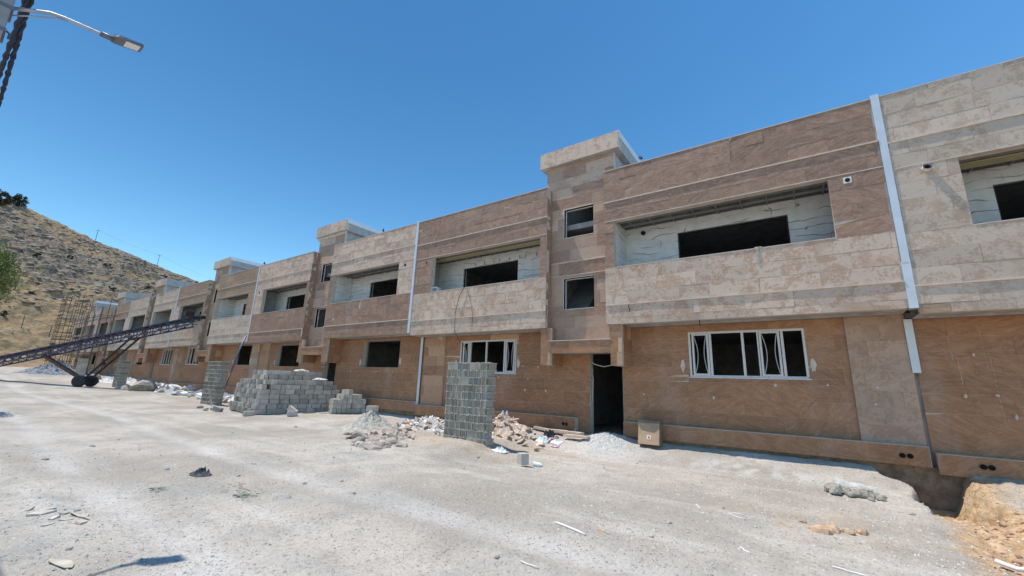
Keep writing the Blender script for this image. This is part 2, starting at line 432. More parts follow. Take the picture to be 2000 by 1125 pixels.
# ------------------------------------------------------------------ ground
RISE = [(-400, 6.0), (-200, 3.6), (-110, 2.0), (-80, 1.45), (-57, .9), (-43, .35), (-28, .06), (-15, 0), (50, 0)]
def trench(x, y):
    xl = 1.52 + .05 * sin(y * 5.1) - .45 * sm(11.3, 12.5, y)
    xr = 2.12 + .28 * sm(9.6, 10.6, y) + .05 * sin(y * 7.7)
    return sm(xl - .06, xl + .10, x) * (1 - sm(xr - .30, xr + .16, x + .20 * noise.noise((x * 3, y * 3, 3)) + .06 * noise.noise((x * 9, y * 9, 3)))) * sm(9.75, 10.05, y + .08 * sin(x * 9)) * (1 - sm(12.7, 12.9, y))
def gz(x, y, detail=True):
    z = lerp_table(RISE, x)
    k = sm(-70, -35, x)
    z += (.08 * sm(10.4, 12.0, y) + .10 * sm(11.95, 12.3, y)) * k
    z -= .13 * sm(-7.5, -6.7, x) * sm(5.8, 8.4, y) * (1 - sm(10.6, 12.2, y)) * k
    z += .16 * math.exp(-((x + 8.3) / 1.5) ** 2 - ((y - 8.9) / .9) ** 2) * (.25 if x > -7.2 and y < 9.7 else .55)
    z += .22 * math.exp(-((x + 4.9) / .75) ** 2 - ((y - 11.75) / .75) ** 2)
    z += .12 * math.exp(-((x + 10.6) / 1.4) ** 2 - ((y - 11.0) / .8) ** 2)
    z += .22 * math.exp(-((x + 7.6) / 1.3) ** 2 - ((y - 11.4) / .75) ** 2)
    z += .10 * math.exp(-((x + 17) / 3.) ** 2 - ((y - 10.5) / 1.5) ** 2)
    z += .10 * math.exp(-((x - 3.0) / .6) ** 2 - ((y - 10.0) / 2.2) ** 2)
    z -= .72 * trench(x, y)
    # the eroded orange slope running from the pit toward the road
    ax = 2.05 - .14 * (9.3 - y)
    if y < 10.2: z -= .10 * math.exp(-((x - ax) / .38) ** 2) * sm(5.6, 8.6, y)
    if detail:
        z += .026 * (noise.noise((x * .9, y * .9, 3)) + .6 * noise.noise((x * 2.3, y * 2.3, 7)))
        rgh = .5 + .9 * sm(-.2, .5, noise.noise((x * .5, y * .5, 14)))
        z += .0085 * rgh * (noise.noise((x * 5.3, y * 5.3, 2)) + .8 * noise.noise((x * 10.7, y * 10.7, 6)))
        for t in (2.1, 4.35):
            q = (y - t - .25 * sin(x * .21)) / .30
            z -= (.034 * math.exp(-q * q) - .018 * math.exp(-(abs(q) - 1.7) ** 2 * 3)) * (1 - sm(-1.5, .8, x))
        if x > -14 and y > 6 and y < 12.6: z += .02 * noise.noise((x * 6, y * 6, 1))
        if x > .9: z += .05 * sm(.9, 1.6, x) * sm(5.5, 7.5, y) * (noise.noise((x * 3.1, y * 3.1, 5)) + noise.noise((x * 8, y * 8, 2)) * .9 + noise.noise((x * 15, y * 15, 2)) * .5) * (y < 12.3) * sm(1.3, 1.9, x + .1 * (9.5 - min(9.5, y)))
    return z
def rng(a, b, st):
    n = max(1, round((b - a) / st)); return [a + (b - a) * i / n for i in range(n)]
xs = [-4000, -1500, -700, -400] + rng(-250, -120, 10) + rng(-120, -50, 1.2) + rng(-50, -28, .5) + rng(-28, -13, .22) + rng(-13, .9, .085) + rng(.9, 3.4, .04) + rng(3.4, 8, .25) + rng(8, 30, 2) + [30, 60, 150, 500, 1500, 4000]
ys = [-4000, -1500, -500, -200, -80, -40, -20, -10, -5, -2.5] + rng(-1.5, 8.6, .09) + rng(8.6, 12.9, .055) + rng(12.9, 15, .5) + rng(15, 40, 5) + [40, 80, 200, 500, 1500, 4000]
gv, gf, gc = [], [], []
for j, y in enumerate(ys):
    for i, x in enumerate(xs):
        near = -60 < x < 10 and -6 < y < 13
        z = gz(x, y, near)
        if x > 3.4 and y > 5: z = gz(min(x, 3.4), y, True) * .5 + z * .5
        gv.append((x, y, z))
        nz = noise.noise((x * 1.3, y * 1.3, 9)); nz2 = noise.noise((x * 3.7, y * 3.7, 4))
        soil = max(.95 * sm(1.45, 1.75, x + .22 * nz + .10 * nz2 + .12 * (9.5 - min(9.5, y))) * sm(5.8, 7.4, y + .4 * nz) * (1 - .8 * sm(2.5, 2.9, x + .2 * nz) * sm(9, 10.5, y)),
                   .55 * math.exp(-((x - .1) / .9) ** 2 - ((y - 7.6) / .8) ** 2) * sm(-.3, .5, nz2 + nz),
                   .45 * math.exp(-((x + 8.4) / 1.8) ** 2 - ((y - 8.9) / .8) ** 2) * sm(-.6, .3, nz),
                   .40 * math.exp(-((x + 6.2) / 1.2) ** 2 - ((y - 10.2) / .7) ** 2) * sm(-.5, .4, nz))
        wh = max(.75 * math.exp(-((x + 4.7) / .65) ** 2 - ((y - 1.75) / .35) ** 2) * sm(-.5, .25, nz + .5 * nz2),
                 .65 * math.exp(-((x + 1.2) / 1.5) ** 2 - ((y - 11.2) / .5) ** 2) * sm(-.5, .3, nz2 + nz),
                 .55 * math.exp(-((x + 4.6) / 1.1) ** 2 - ((y - 11.2) / .8) ** 2),
                 .5 * math.exp(-((x + 13) / 3.) ** 2 - ((y - 8.7) / .8) ** 2) * sm(-.4, .3, nz))
        wob = .25 * sin(x * .21) + .05 * nz
        q1, q2 = y - 4.35 - wob, y - 2.1 - wob; lo_ = .6 + .5 * noise.noise((x * .6, 3, 3))
        wh = max(wh, .60 * lo_ * math.exp(-(q1 / .24) ** 2) * (1 - sm(-1.5, 1.2, x)), .58 * lo_ * math.exp(-(q2 / .22) ** 2) * (1 - sm(-2, .5, x)))
        gr = max(.42 * (math.exp(-((abs(q1) - .48) / .13) ** 2) + math.exp(-((abs(q2) - .45) / .12) ** 2)) * (1 - sm(-2, .5, x)) * sm(-.5, .4, nz), .6 * sm(-5.0, -6.2, x) * sm(-11, -8, x) * sm(2.0, 1.5, y + .3 * nz) * sm(-.5, .2, nz2),
                 .8 * math.exp(-((x + 6.6) / 2.2) ** 2 - ((y - 7.6) / .45) ** 2) * sm(-.3, .3, nz), .6 * math.exp(-((x + 12) / 1.2) ** 2 - ((y - 9.1) / .6) ** 2),
                 .55 * sm(.1, .5, noise.noise((x * .45, y * .8, 21))) * (y < 7))
        gc.append((soil, wh, gr, 1))
nx = len(xs)
for j in range(len(ys) - 1):
    for i in range(nx - 1):
        a = j * nx + i; gf.append((a, a + 1, a + nx + 1, a + nx))
me = bpy.data.meshes.new('ground'); me.from_pydata(gv, [], gf); me.materials.append(GROUND)
at = me.color_attributes.new('tile', 'FLOAT_COLOR', 'POINT'); at.data.foreach_set('color', [c for q in gc for c in q])
me.polygons.foreach_set('use_smooth', [True] * len(gf))
go = bpy.data.objects.new('ground', me); C.objects.link(go); tag(go, kind='structure')

# ------------------------------------------------------------------ hill
EL = [(-165, 3), (-140, 7), (-115, 13), (-100, 15.2), (-92, 15.0), (-88.5, 14.2), (-87.2, 14.05), (-84.5, 13.3), (-81.9, 12.25), (-79.5, 11.75), (-77.2, 11.0), (-75, 10.4), (-73, 9.75), (-69, 8.6), (-63, 7), (-55, 4.5), (-47, 2), (-40, .4)]
def hz(az, r):
    el = lerp_table(EL, az); x = r * sin(radians(az)); y = r * cos(radians(az))
    r0, r1 = 84, 178
    top = 1.65 + math.tan(radians(el)) * r1
    b = gz(max(x, -400), y, False) - .6
    t = (r - r0) / (r1 - r0)
    if t < 0: z = b
    elif t <= 1:
        z = b + (top - b) * (t ** 1.18)
    else: z = top - (t - 1) * 6 - (t - 1) ** 2 * 8
    k = sm(0, .12, t) * (1 - .75 * sm(.93, 1.0, t))
    n1 = noise.fractal((x * .11, y * .11, z * .30), .8, 2.1, 5)
    n2 = abs(noise.noise((x * .33, y * .33, z * .9)))
    z += k * (1.5 * n1 + .9 * (n2 - .25)) + sm(0, .1, t) * .35 * noise.noise((x * .9, y * .9, z * 1.5))
    return x, y, z, t
azs = rng(-165, -95, 1.5) + rng(-95, -70, .11) + rng(-70, -40, 1) + [-40]
rs = rng(78, 180, .75) + rng(180, 300, 10) + [300, 380]
hv, hf, hc = [], [], []
for r in rs:
    for a in azs:
        x, y, z, t = hz(a, r); hv.append((x, y, z))
        band = noise.noise((x * .045, y * .045, z * .08))
        k = .16 + .58 * sm(.22, .62, t + .28 * band) - .35 * sm(.2, .6, band)
        if -78 > a > -86: k -= .25 * sm(.10, .0, abs(t - .30))
        hc.append((max(0, min(1, k)), 0, 0, 1))
na = len(azs)
for j in range(len(rs) - 1):
    for i in range(na - 1):
        a = j * na + i; hf.append((a, a + na, a + na + 1, a + 1))
me = bpy.data.meshes.new('hill'); me.from_pydata(hv, [], hf); me.materials.append(HILL)
at = me.color_attributes.new('tile', 'FLOAT_COLOR', 'POINT'); at.data.foreach_set('color', [c for q in hc for c in q])
ho = bpy.data.objects.new('hill', me); C.objects.link(ho); tag(ho, kind='structure')

def ico(sub, seed, amp=.28, flat=1.0):
    bm = bmesh.new(); bmesh.ops.create_icosphere(bm, subdivisions=sub, radius=1)
    for v in bm.verts:
        d = 1 + amp * noise.noise(v.co * 1.1 + Vector((seed * 7.3, 0, seed))) * 1.6 + amp * .5 * noise.noise(v.co * 2.7 + Vector((0, seed * 3.1, 0)))
        v.co = v.co * d
        for ax in ((.8, .3, .5), (-.5, .7, .5), (.2, -.9, .4), (-.7, -.5, .5), (0, 0, 1)):
            q = Vector(ax).normalized(); c = .72 + .12 * sin(seed * 5 + ax[0] * 9)
            t = v.co.dot(q)
            if t > c: v.co -= q * (t - c)
        v.co.z *= flat
    vs = [tuple(v.co) for v in bm.verts]; bm.verts.index_update(); fs = [tuple(v.index for v in f.verts) for f in bm.faces]; bm.free()
    return vs, fs
rnd = random.Random(11)
rocks = [ico(1, k, .35) for k in range(8)]
def scatter(mb, shape, loc, sc, rz, tilt=0, m=0, a=(.5, .5, .5)):
    vs, fs = shape; M = Matrix.Translation(loc) @ Matrix.Rotation(rz, 4, 'Z') @ Matrix.Rotation(tilt, 4, 'X') @ Matrix.Diagonal((*sc, 1))
    i = len(mb.v)
    for v in vs: mb.v.append(tuple(M @ Vector(v)))
    for f in fs: mb.f.append(tuple(i + k for k in f)); mb.m.append(m); mb.a.append(a)
mb = MB(); n = 0
while n < 3600:
    a = rnd.uniform(-95, -70.5); r = 92 + 86 * rnd.random() ** .8
    x, y, z, t = hz(a, r)
    band = noise.noise((x * .045, y * .045, z * .08)); dens = .12 + .9 * sm(.18, .55, t + .28 * band)
    if rnd.random() > dens: continue
    s = rnd.choice((.18, .22, .28, .34, .42, .55, .75)) * (1 - .3 * sm(.92, 1, t)); n += 1
    scatter(mb, rnd.choice(rocks), (x, y, z - s * .05), (s * rnd.uniform(.7, 1.1), s * rnd.uniform(1.0, 1.9), s * rnd.uniform(.35, .6)), rnd.uniform(-.5, .5), rnd.uniform(-.2, .2))
o = mb.build('hillside_rocks', HROCK); tag(o, 'pale limestone rocks strewn over the dry hillside', 'rocks', kind='stuff')

def leaf_clump(mb, c, rad, n, size, rn, flat=1.0):
    cl = []
    while len(cl) < max(7, n // 60):
        q = Vector((rn.uniform(-1, 1), rn.uniform(-1, 1), rn.uniform(-1, 1)))
        if q.length < 1: cl.append((Vector((q.x, q.y, q.z * flat)) * .84, rn.uniform(.14, .34), rn.random()))
    for _ in range(n):
        k, kr, sh = rn.choice(cl)
        d = Vector((rn.gauss(0, 1), rn.gauss(0, 1), rn.gauss(0, 1))).normalized() * kr * rn.random() ** .4
        p = Vector(c) + (k + d) * rad
        u = Vector((rn.gauss(0, 1), rn.gauss(0, 1), rn.gauss(0, .7))).normalized(); v = u.orthogonal().normalized()
        s = size * rn.uniform(.6, 1.3)
        mb.face([p - u * s, p + v * s * .45, p + u * s, p - v * s * .45], 0, (max(0, min(1, sh * .6 + rn.random() * .4)), 0, 0))
def plant(name, loc, rad, n, size, mat, label, cat, trunk, group=None, flat=1.0, seed=1, th=.06):
    rn = random.Random(seed)
    r = empty(name, loc, label, cat, group)
    L = Vector(loc); top = L + Vector((0, 0, trunk))
    mb = MB(); leaf_clump(mb, top, rad, n, size, rn, flat); mb.build('crown', mat, r)
    mb = MB(); mb.tube([L - Vector((0, 0, .3)), L + Vector((.1 * trunk * .3, 0, trunk * .5)), top], [th, th * .75, th * .4], 7)
    for k in range(6):
        d = Vector((rn.gauss(0, 1), rn.gauss(0, 1), abs(rn.gauss(.4, .5)))).normalized()
        b = L + Vector((0, 0, trunk * rn.uniform(.5, .9)))
        mb.tube([b, b + d * rad * .45, b + d * rad * .8 + Vector((0, 0, .1 * rad))], [th * .45, th * .3, th * .12], 5)
    mb.build('trunk', BARK, r)
    return r
def onhill(az, r):
    x, y, z, t = hz(az, r); return (x, y, z)
plant('hilltop_shrub', onhill(-88.35, 173), 2.4, 1900, .26, LEAFD, 'dark rounded shrub on the hill crest at the left edge', 'shrub', 1.7, seed=3, th=.16)
plant('hilltop_shrub', onhill(-87.3, 176), 1.95, 1500, .24, LEAFD, 'dark spiky shrub on the hill crest, right of the rounded shrub', 'shrub', 1.5, seed=4, th=.16, flat=1.25)
plant('leafy_tree', (-25.0, .0, gz(-25, 0)), 2.05, 30000, .058, LEAF, 'green leafy tree reaching into the picture at the left edge', 'tree', 4.75, seed=5, th=.13, flat=.85)
for k, (a, r, s) in enumerate([(-82.4, 128, .9), (-79.8, 132, .8), (-84.9, 122, 1.1), (-77.2, 150, .9), (-83.2, 150, .8), (-80.6, 156, 1.0), (-85.3, 140, .8), (-86.9, 118, 1.6), (-86.3, 108, 1.2), (-76.0, 168, .8)]):
    plant('hillside_bush', onhill(a, r), s, 380, .16, LEAFD, 'small dark green bush dotted on the rocky hillside', 'bush', .45, group='bushes dotted over the hillside', seed=20 + k, flat=.7)

# fence at the foot of the hill, poles on the crest
fr = empty('wire_fence', onhill(-84.2, 103), 'wire fence of thin dark posts at the foot of the hill', 'fence')
fp = [Vector(onhill(a, r)) for a, r in ((-88.5, 104), (-86.7, 104), (-84.9, 103), (-83.1, 102), (-81.3, 101), (-79.5, 100), (-77.7, 99))]
for p in fp:
    mb = MB(); mb.tube([p - Vector((0, 0, .3)), p + Vector((0, 0, 2.2))], .045, 6); mb.build('post', BLACKSTEEL, fr)
for hgt in (.8, 2.0):
    mb = MB(); mb.tube([p + Vector((0, 0, hgt)) for p in fp], .016, 5); mb.build('wire', BLACKSTEEL, fr)
ridge = []
for a, lab in ((-81.87, 'thin utility pole on the hill crest, higher up toward the shrubs'), (-76.85, 'thin utility pole on the hill crest, lower down near the roofs')):
    p = Vector(onhill(a, 180)); r = empty('utility_pole', p, lab, 'utility pole')
    mb = MB(); mb.tube([p - Vector((0, 0, .5)), p + Vector((0, 0, 4.4))], [.07, .05], 6); mb.build('pole', BLACKSTEEL, r)
    mb = MB(); mb.beam(p + Vector((-.3, -.5, 4.1)), p + Vector((.3, .5, 4.1)), .05, .05); mb.build('crossarm', BLACKSTEEL, r)
    ridge.append(p + Vector((0, 0, 4.2)))
mb = MB(); e = Vector(onhill(-70, 182)) + Vector((0, 0, 4))
pts = []
for A, B in ((ridge[0], ridge[1]), (ridge[1], e)):
    for k in range(9): t = k / 8; pts.append(A.lerp(B, t) - Vector((0, 0, 4 * .5 * t * (1 - t))))
mb.tube(pts[:9] + pts[10:], .016, 5); tag(mb.build('overhead_wire', BLACKSTEEL), 'thin overhead wire strung between the two hill crest poles', 'wire')

# ------------------------------------------------------------------ the terraced houses
YU, YT, YL = 11.62, 12.01, 12.5
B0, B1 = -13.38, 2.04
def house(name_label, x0, x1, dz, cfg, seed):
    rn = random.Random(seed)
    X = lambda u: x0 + (u - B0) * (x1 - x0) / (B1 - B0)
    root = empty('terraced_house', (x0, YU, 0), name_label, 'house', 'two storey terraced houses in the row')
    Zt, Zl, Zo, Zs, Zk, Zb = 8.46, 7.36 + dz, 6.72 + dz, 5.19 + dz, 4.036 + dz, 3.46 + dz
    tones = {'b': (.15, .08, .012), 'l': (.85, .06, .012), 'm': (.47, .10, .02)}
    mats = [cfg.get('stone', TR), GROUT]
    def zone(nm, rect, t, c=YU, axis='y', holes=(), zref=None, row=.385, mt=mats, back=.16, par=root, tl=(.75, 1.5), lab=None):
        mb = MB(); a, b, od = tones[t]
        clad(mb, rect, c, axis, holes, row, zref, tl, (a, b), od, rn, back)
        o = mb.build(nm, mt, par)
        return o
    # units: left (tower on its right) and right (tower on its left)
    for side in 'LR':
        c = cfg[side]
        if side == 'L': ux0, ux1, ox0, ox1 = X(-13.30), X(-6.78), X(-12.28), X(-7.04)
        else: ux0, ux1, ox0, ox1 = X(-4.68), X(1.97), X(-4.39), X(.97)
        par = zone('parapet', (ux0, ux1, Zl, Zt), c['par'], zref=Zl, row=.3667)
        zone('parapet', (ux0, ux1, Zo, Zl), c['par'], zref=Zo, row=.32)
        mb = MB(); mb.box(ux0, ux1, YU + .165, YU + .24, Zo, Zt - .01); mb.box(ux0 - .0, ux1 + .0, YU - .012, YU + .25, Zt, Zt + .022); mb.build('coping', LEDGE, par)
        bf = zone('balcony_front', (ux0, ux1, Zb, Zs), c['sill'], zref=Zs - 3 * .3847, row=.3847)
        for z, nm in ((Zl, 'ledge'), (Zk, 'ledge')):
            mb = MB(); mb.box(ux0 - .005, ux1 + .005, YU - .028, YU + .02, z - .016, z + .016)
            mb.build(nm, LEDGE, root)
        mb = MB(); mb.box(ux0, ux1, YU - .010, YU + .02, Zo - .012, Zo + .008); mb.build('opening_trim', LEDGE, par)
        mb = MB(); mb.box(ox0, ox1, YU - .008, YU + .22, Zs - .004, Zs + .016); mb.build('balcony_sill', LEDGE, bf)
        zone('pier', (ux0, ox0, Zs, Zo), c['pier'] if side == 'L' else c.get('tp', c['pier']), zref=Zs, row=.383, back=.2)
        zone('pier', (ox1, ux1, Zs, Zo), c.get('tp', c['pier']) if side == 'L' else c['pier'], zref=Zs, row=.383, back=.2)
        # return walls next to the stair tower
        if side == 'L': zone('return_wall', (YU + .02, YT + .06, Zb, Zt), 'b', c=ux1, axis='x', zref=Zb, tl=(.4, .5))
        else: zone('return_wall', (YU + .02, YT + .06, Zb, Zt), 'b', c=ux0, axis='w', zref=Zb, tl=(.4, .5))
        # balcony recess: back wall with its window opening
        iy = 12.78
        wx0, wx1 = (X(-11.55), X(-8.73)) if side == 'L' else (X(-2.76), X(.10))
        bx0 = ux0 + .30 if side == 'L' else ux0 + .12
        bx1 = ux1 - .12 if side == 'L' else ux1 - .14
        mb = MB()
        for (p, q, r_, t) in subtract((bx0, bx1, 4.2 + dz, 6.86 + dz), [(wx0, wx1, 4.5 + dz, 6.39 + dz)]): mb.box(p, q, iy, iy + .2, r_, t)
        if side == 'R': mb.box(ux0 + .17, ox0, YU + .21, iy - .002, 4.3 + dz, 6.8 + dz)
        else: mb.box(ox1, ux1 - .17, YU + .21, iy - .002, 4.3 + dz, 6.8 + dz)
        bw = mb.build('balcony_wall', c.get('plaster', CRACK), root)
        mb = MB()
        fw = .035
        mb.box(wx0, wx1, iy + .05, iy + .11, 6.39 + dz - fw, 6.388 + dz); mb.box(wx0 + .002, wx0 + fw, iy + .05, iy + .11, 4.5 + dz, 6.353 + dz); mb.box(wx1 - fw, wx1 - .002, iy + .05, iy + .11, 4.5 + dz, 6.353 + dz)
        mb.build('window_frame', BLACKSTEEL, bw)
        mb = MB()
        if side == 'L': mb.box(bx0 - .14, bx0 - .002, YU + .22, iy + .2, 4.2 + dz, 6.86 + dz)
        else: mb.box(bx1 + .002, bx1 + .12, YU + .22, iy + .2, 4.2 + dz, 6.86 + dz)
        mb.build('party_wall', PLAS, root)
        # balcony ceiling with hanging channels
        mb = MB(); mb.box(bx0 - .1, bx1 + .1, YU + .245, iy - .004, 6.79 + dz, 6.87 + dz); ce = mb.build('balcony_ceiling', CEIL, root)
        mb = MB()
        for yy in (11.98, 12.38): mb.box(bx0, bx1, yy, yy + .05, 6.735 + dz, 6.788 + dz)
        k = bx0 + .5
        while k < bx1: mb.box(k, k + .03, YU + .25, iy - .01, 6.755 + dz, 6.787 + dz); k += .62
        mb.build('ceiling_channel', CHAN, ce)
        if c.get('pan'):
            mb = MB(); mb.box(bx0 + .05, bx1 - .1, 12.06, 12.36, 6.70 + dz, 6.733 + dz); mb.build('ceiling_board', simple('yellowish_board', (.42, .37, .22), .8, .1, 3) if 'yellowish_board' not in bpy.data.materials else bpy.data.materials['yellowish_board'], ce)
        mb = MB(); mb.box(bx0 - .1, bx1 + .1, YU + .17, iy + .2, 3.47 + dz, 4.24 + dz); mb.build('balcony_slab', CONC, root)
        # soffit edge: dark steel channel under the overhang
        mb = MB(); mb.box(ux0, ux1, YU + .03, YL - .005, Zb + .001, Zb + .012); mb.beam((ux0 + .2, 12.1, Zb - .02), (ux1 - .2, 12.1, Zb - .02), .04, .04)
        mb.build('overhang_soffit', DARKC, root)
        # vents on the pier; black discs stand in for shade inside the holes
        vs = c.get('vents', ())
        for (vx, vz, ring) in vs:
            px = X(vx); mb = MB()
            if ring == 'pipe':
                mb.tube([(px, YU + .1, vz + dz), (px, YU - .13, vz + dz)], .074, 16, cap=False)
                mb.tube([(px, YU - .13, vz + dz), (px, YU + .1, vz + dz)], .060, 16, cap=False)
                v = mb.build('vent_pipe', WHITEPL, root, True)
                mb = MB(); mb.tube([(px, YU - .06, vz + dz), (px, YU - .05, vz + dz)], .0605, 16); mb.build('bore_shade_disc', BORESHADE, v)
            else:
                if ring == 'plate': mb.box(px - .075, px + .075, YU - .012, YU + .004, vz + dz - .075, vz + dz + .075); v = mb.build('vent_plate', PAPER, root)
                else: mb.tube([(px, YU - .004, vz + dz), (px, YU + .01, vz + dz)], .07, 14); v = mb.build('vent_shade_disc', BORESHADE, root)
                if ring == 'plate': mb = MB(); mb.tube([(px, YU - .018, vz + dz), (px, YU - .010, vz + dz)], .05, 14); mb.build('vent_shade_disc', BORESHADE, v)
    # stair tower
    tx0, tx1 = X(-6.78), X(-4.68)
    w0, w1 = X(-6.30), X(-5.22)
    wins = [(w0, w1, 6.60 + dz, 7.63 + dz), (w0, w1, 4.10 + dz, 5.14 + dz)]
    bx0, bx1 = X(-7.02), X(-4.47)
    tw = zone('tower_wall', (tx0 - .1, tx1 + .1, 3.03 + dz, 8.46), 'm', c=YT, holes=wins, zref=3.46 + dz)
    zone('tower_band', (tx0, tx1, 5.25 + dz, 5.69 + dz), 'm', c=YT - .022, row=.45, back=.02)
    for z in (5.70, 5.24):
        mb = MB(); mb.box(tx0, tx1, YT - .045, YT + .01, z + dz - .012, z + dz + .012); mb.build('ledge', LEDGE, root)
    for (a, b, c_, d) in wins:
        mb = MB(); t = .012
        mb.box(a - .03, b + .0, YT - .012, YT + .16, d, d + .02); mb.box(a - .02, a, YT - .01, YT + .16, c_, d); mb.box(a, b, YT - .006, YT + .16, c_ - .02, c_)
        wf = mb.build('window_reveal', LEDGE, root)
        mb = MB(); f = .03; y0, y1 = YT + .10, YT + .14
        mb.box(a + .001, a + f, y0, y1, c_, d); mb.box(b - f, b - .001, y0, y1, c_, d); mb.box(a + f, b - f, y0, y1, c_, c_ + f); mb.box(a + f, b - f, y0, y1, d - f, d - .001)
        mb.build('window_frame', UPVC, wf)
    # stair landings seen through the tower windows
    mb = MB(); mb.box(tx0 + .05, tx1 - .05, YT + 1.2, YT + 4, 6.98 + dz, 7.2 + dz); mb.beam((tx0 + .3, YT + 1.0, 4.2 + dz), (tx0 + .3, YT + 4.2, 6.9 + dz), 1.2, .2); mb.build('stair_flight', CONC, root)
    # penthouse over the stair
    pw = zone('stair_penthouse', (bx0, bx1, 8.46, 9.42), 'm', c=YT, zref=8.46)
    mb = MB()
    for (p, q, r_, t) in subtract((YT + .17, 17.0, 7.2, 9.42), [(YT + 1.15, YT + 2.05, 7.3, 9.15)]): mb.box(bx1 - .2, bx1 - .002, p, q, r_, t)
    mb.box(bx0 + .002, bx0 + .2, YT + .17, 17.0, 7.2, 9.42); mb.box(bx0 + .2, bx1 - .2, 16.8, 17.0, 7.2, 9.42)
    mb.build('side_wall', PLAS, pw)
    fx0, fx1 = X(-7.23), X(-4.24)
    fa = zone('fascia', (fx0, fx1, 9.39, 10.0), 'l', c=YT - .16, zref=9.39, row=.62, par=pw, tl=(1.2, 1.6))
    mb = MB(); mb.box(fx0 + .01, fx1 - .01, YT - .145, 17.2, 9.375, 9.388, 0); mb.box(fx1 - .16, fx1 - .01, YT - .02, 17.2, 9.39, 9.99); mb.box(fx0 + .01, fx0 + .16, YT - .02, 17.2, 9.39, 9.99)
    mb.box(fx0 + .16, fx1 - .16, YT - .0, 17.2, 9.6, 9.98); mb.build('roof_slab', PLAS, pw)
    mb = MB()
    if cfg.get('flash', True):
        mb.box(fx1 - .008, fx1 + .012, YT - .1, 14.4, 9.80, 10.03); mb.box(fx1 - .006, fx1 + .014, 14.6, 17.2, 9.80, 10.03); mb.box(fx1 - .2, fx1 + .012, YT - .1, 17.2, 10.03, 10.045)
        mb.build('metal_flashing', GALV, pw)
    if cfg.get('lead'):
        mb = MB(); mb.box(bx0 - .12, bx1 + .12, YT - .07, YT + .02, 9.22, 9.374); mb.build('ledge', LEDGE, pw)
    mb = MB(); mb.tube([(bx1 + .12, YT + 2.3, 9.5), (bx1 + .14, YT + 2.3, 10.12), (bx1 + .22, YT + 2.2, 10.22), (bx1 + .30, YT + 2.15, 10.1)], .045, 8); mb.tube([(bx1 + .10, YT + 2.35, 10.1), (bx1 + .10, YT + 2.5, 8.5)], .02, 6); mb.build('roof_pipe', BLACKSTEEL, pw)
    # entrance portal (cheeks, beam)
    YP = 11.65
    zp = 3.458 + dz
    ptl = MB(); a, b, od = tones['b']
    li, lo_, ri, ro = X(-6.60), X(-6.955), X(-4.57), X(-4.222)
    clad(ptl, (lo_, li, 2.26 + dz, zp), YP, 'y', (), .40, 2.26 + dz, (.4, .5), (.2, .12), .1, rn, .14)
    clad(ptl, (ri, ro, 2.26 + dz, zp), YP, 'y', (), .40, 2.26 + dz, (.4, .5), (.2, .12), .1, rn, .14)
    clad(ptl, (li, ri, 2.645 + dz, 3.02 + dz), YP + .01, 'y', (), .40, 2.645 + dz, (1, 1.5), (.25, .12), .1, rn, .14)
    po = ptl.build('entrance_portal', [TL, GROUT], root)
    for cc, axx in ((ro, 'x'), (li, 'x'), (lo_, 'w'), (ri, 'w')):
        mb = MB(); clad(mb, (YP + .15, YL - .004, 2.26 + dz, zp), cc, axx, (), .40, 2.26 + dz, (.4, .5), (.15, .09), .05, rn, .10)
        mb.build('portal_cheek', [TL, GROUT], po)
    mb = MB(); mb.box(li - .06, ri + .02, YP - .018, YP + .40, 3.02 + dz, 3.045 + dz); mb.build('portal_ledge', LEDGE, po)
    mb = MB(); mb.box(li, ri, YP + .16, YL - .004, 2.66 + dz, 2.72 + dz); mb.box(lo_ + .02, li - .13, YP + .15, YL - .01, 2.27 + dz, 2.30 + dz); mb.box(ri + .01, ro - .13, YP + .15, YL - .01, 2.27 + dz, 2.30 + dz); mb.build('portal_soffit', CONC, po)
    # ground floor wall, windows, door
    d0, d1 = X(-5.585), X(-4.53)
    holes = [(d0, d1, .05, 2.75 + dz)]
    wL = cfg['L'].get('gwin', (X(-11.22), X(-8.50))); wR = cfg['R'].get('gwin', (X(-2.58), X(.135)))
    zh = cfg.get('gz', (2.0, 3.245))
    for (a, b) in (wL, wR): holes.append((a, b, zh[0] + dz, zh[1] + dz))
    lm = [TL, GROUT]
    lwm = MB(); clad(lwm, (x0 + .025, x1 - .025, -.2, Zb - .002), YL, 'y', holes, .40, .66 + dz, (.9, 1.8), (.10, .09), .012, rn, .2)
    if cfg['R'].get('pil', True): zone('pilaster', (X(.935), X(1.99), .66 + dz, Zb - .004), cfg['R'].get('pt', 'm'), c=YL - .05, zref=.66 + dz, row=.37, mt=cfg.get('pm', mats), back=.045, tl=(1, 1.01))
    if cfg['L'].get('pil', True): zone('pilaster', (X(-13.2), X(-12.03), .66 + dz, Zb - .004), 'm', c=YL - .06, zref=.66 + dz, row=.40, mt=lm, back=.055, tl=(1.1, 1.15))
    for (a, b) in ((x0 + .05, X(-6.02)), (X(-4.47), X(1.985))):
        mb = MB(); clad(mb, (a, b, .27 + dz, .66 + dz), YL - .21, 'y', (), .42, .27 + dz, (1.2, 2.2), (.08, .08), .0, rn, .2)
        mb.box(a, b, YL - .212, YL - .02, .661 + dz, .672 + dz, 1); mb.box(a - .006, a, YL - .2, YL - .02, .27 + dz, .66 + dz, 1); mb.box(b, b + .006, YL - .2, YL - .02, .27 + dz, .66 + dz, 1)
        mb.box(a, b + (.104 if b > x1 - 1 else 0), YL - .10, YL - .02, -1.4, .262 + dz, 2)
        pl = mb.build('plinth', [TL, GROUT, SOIL], root)
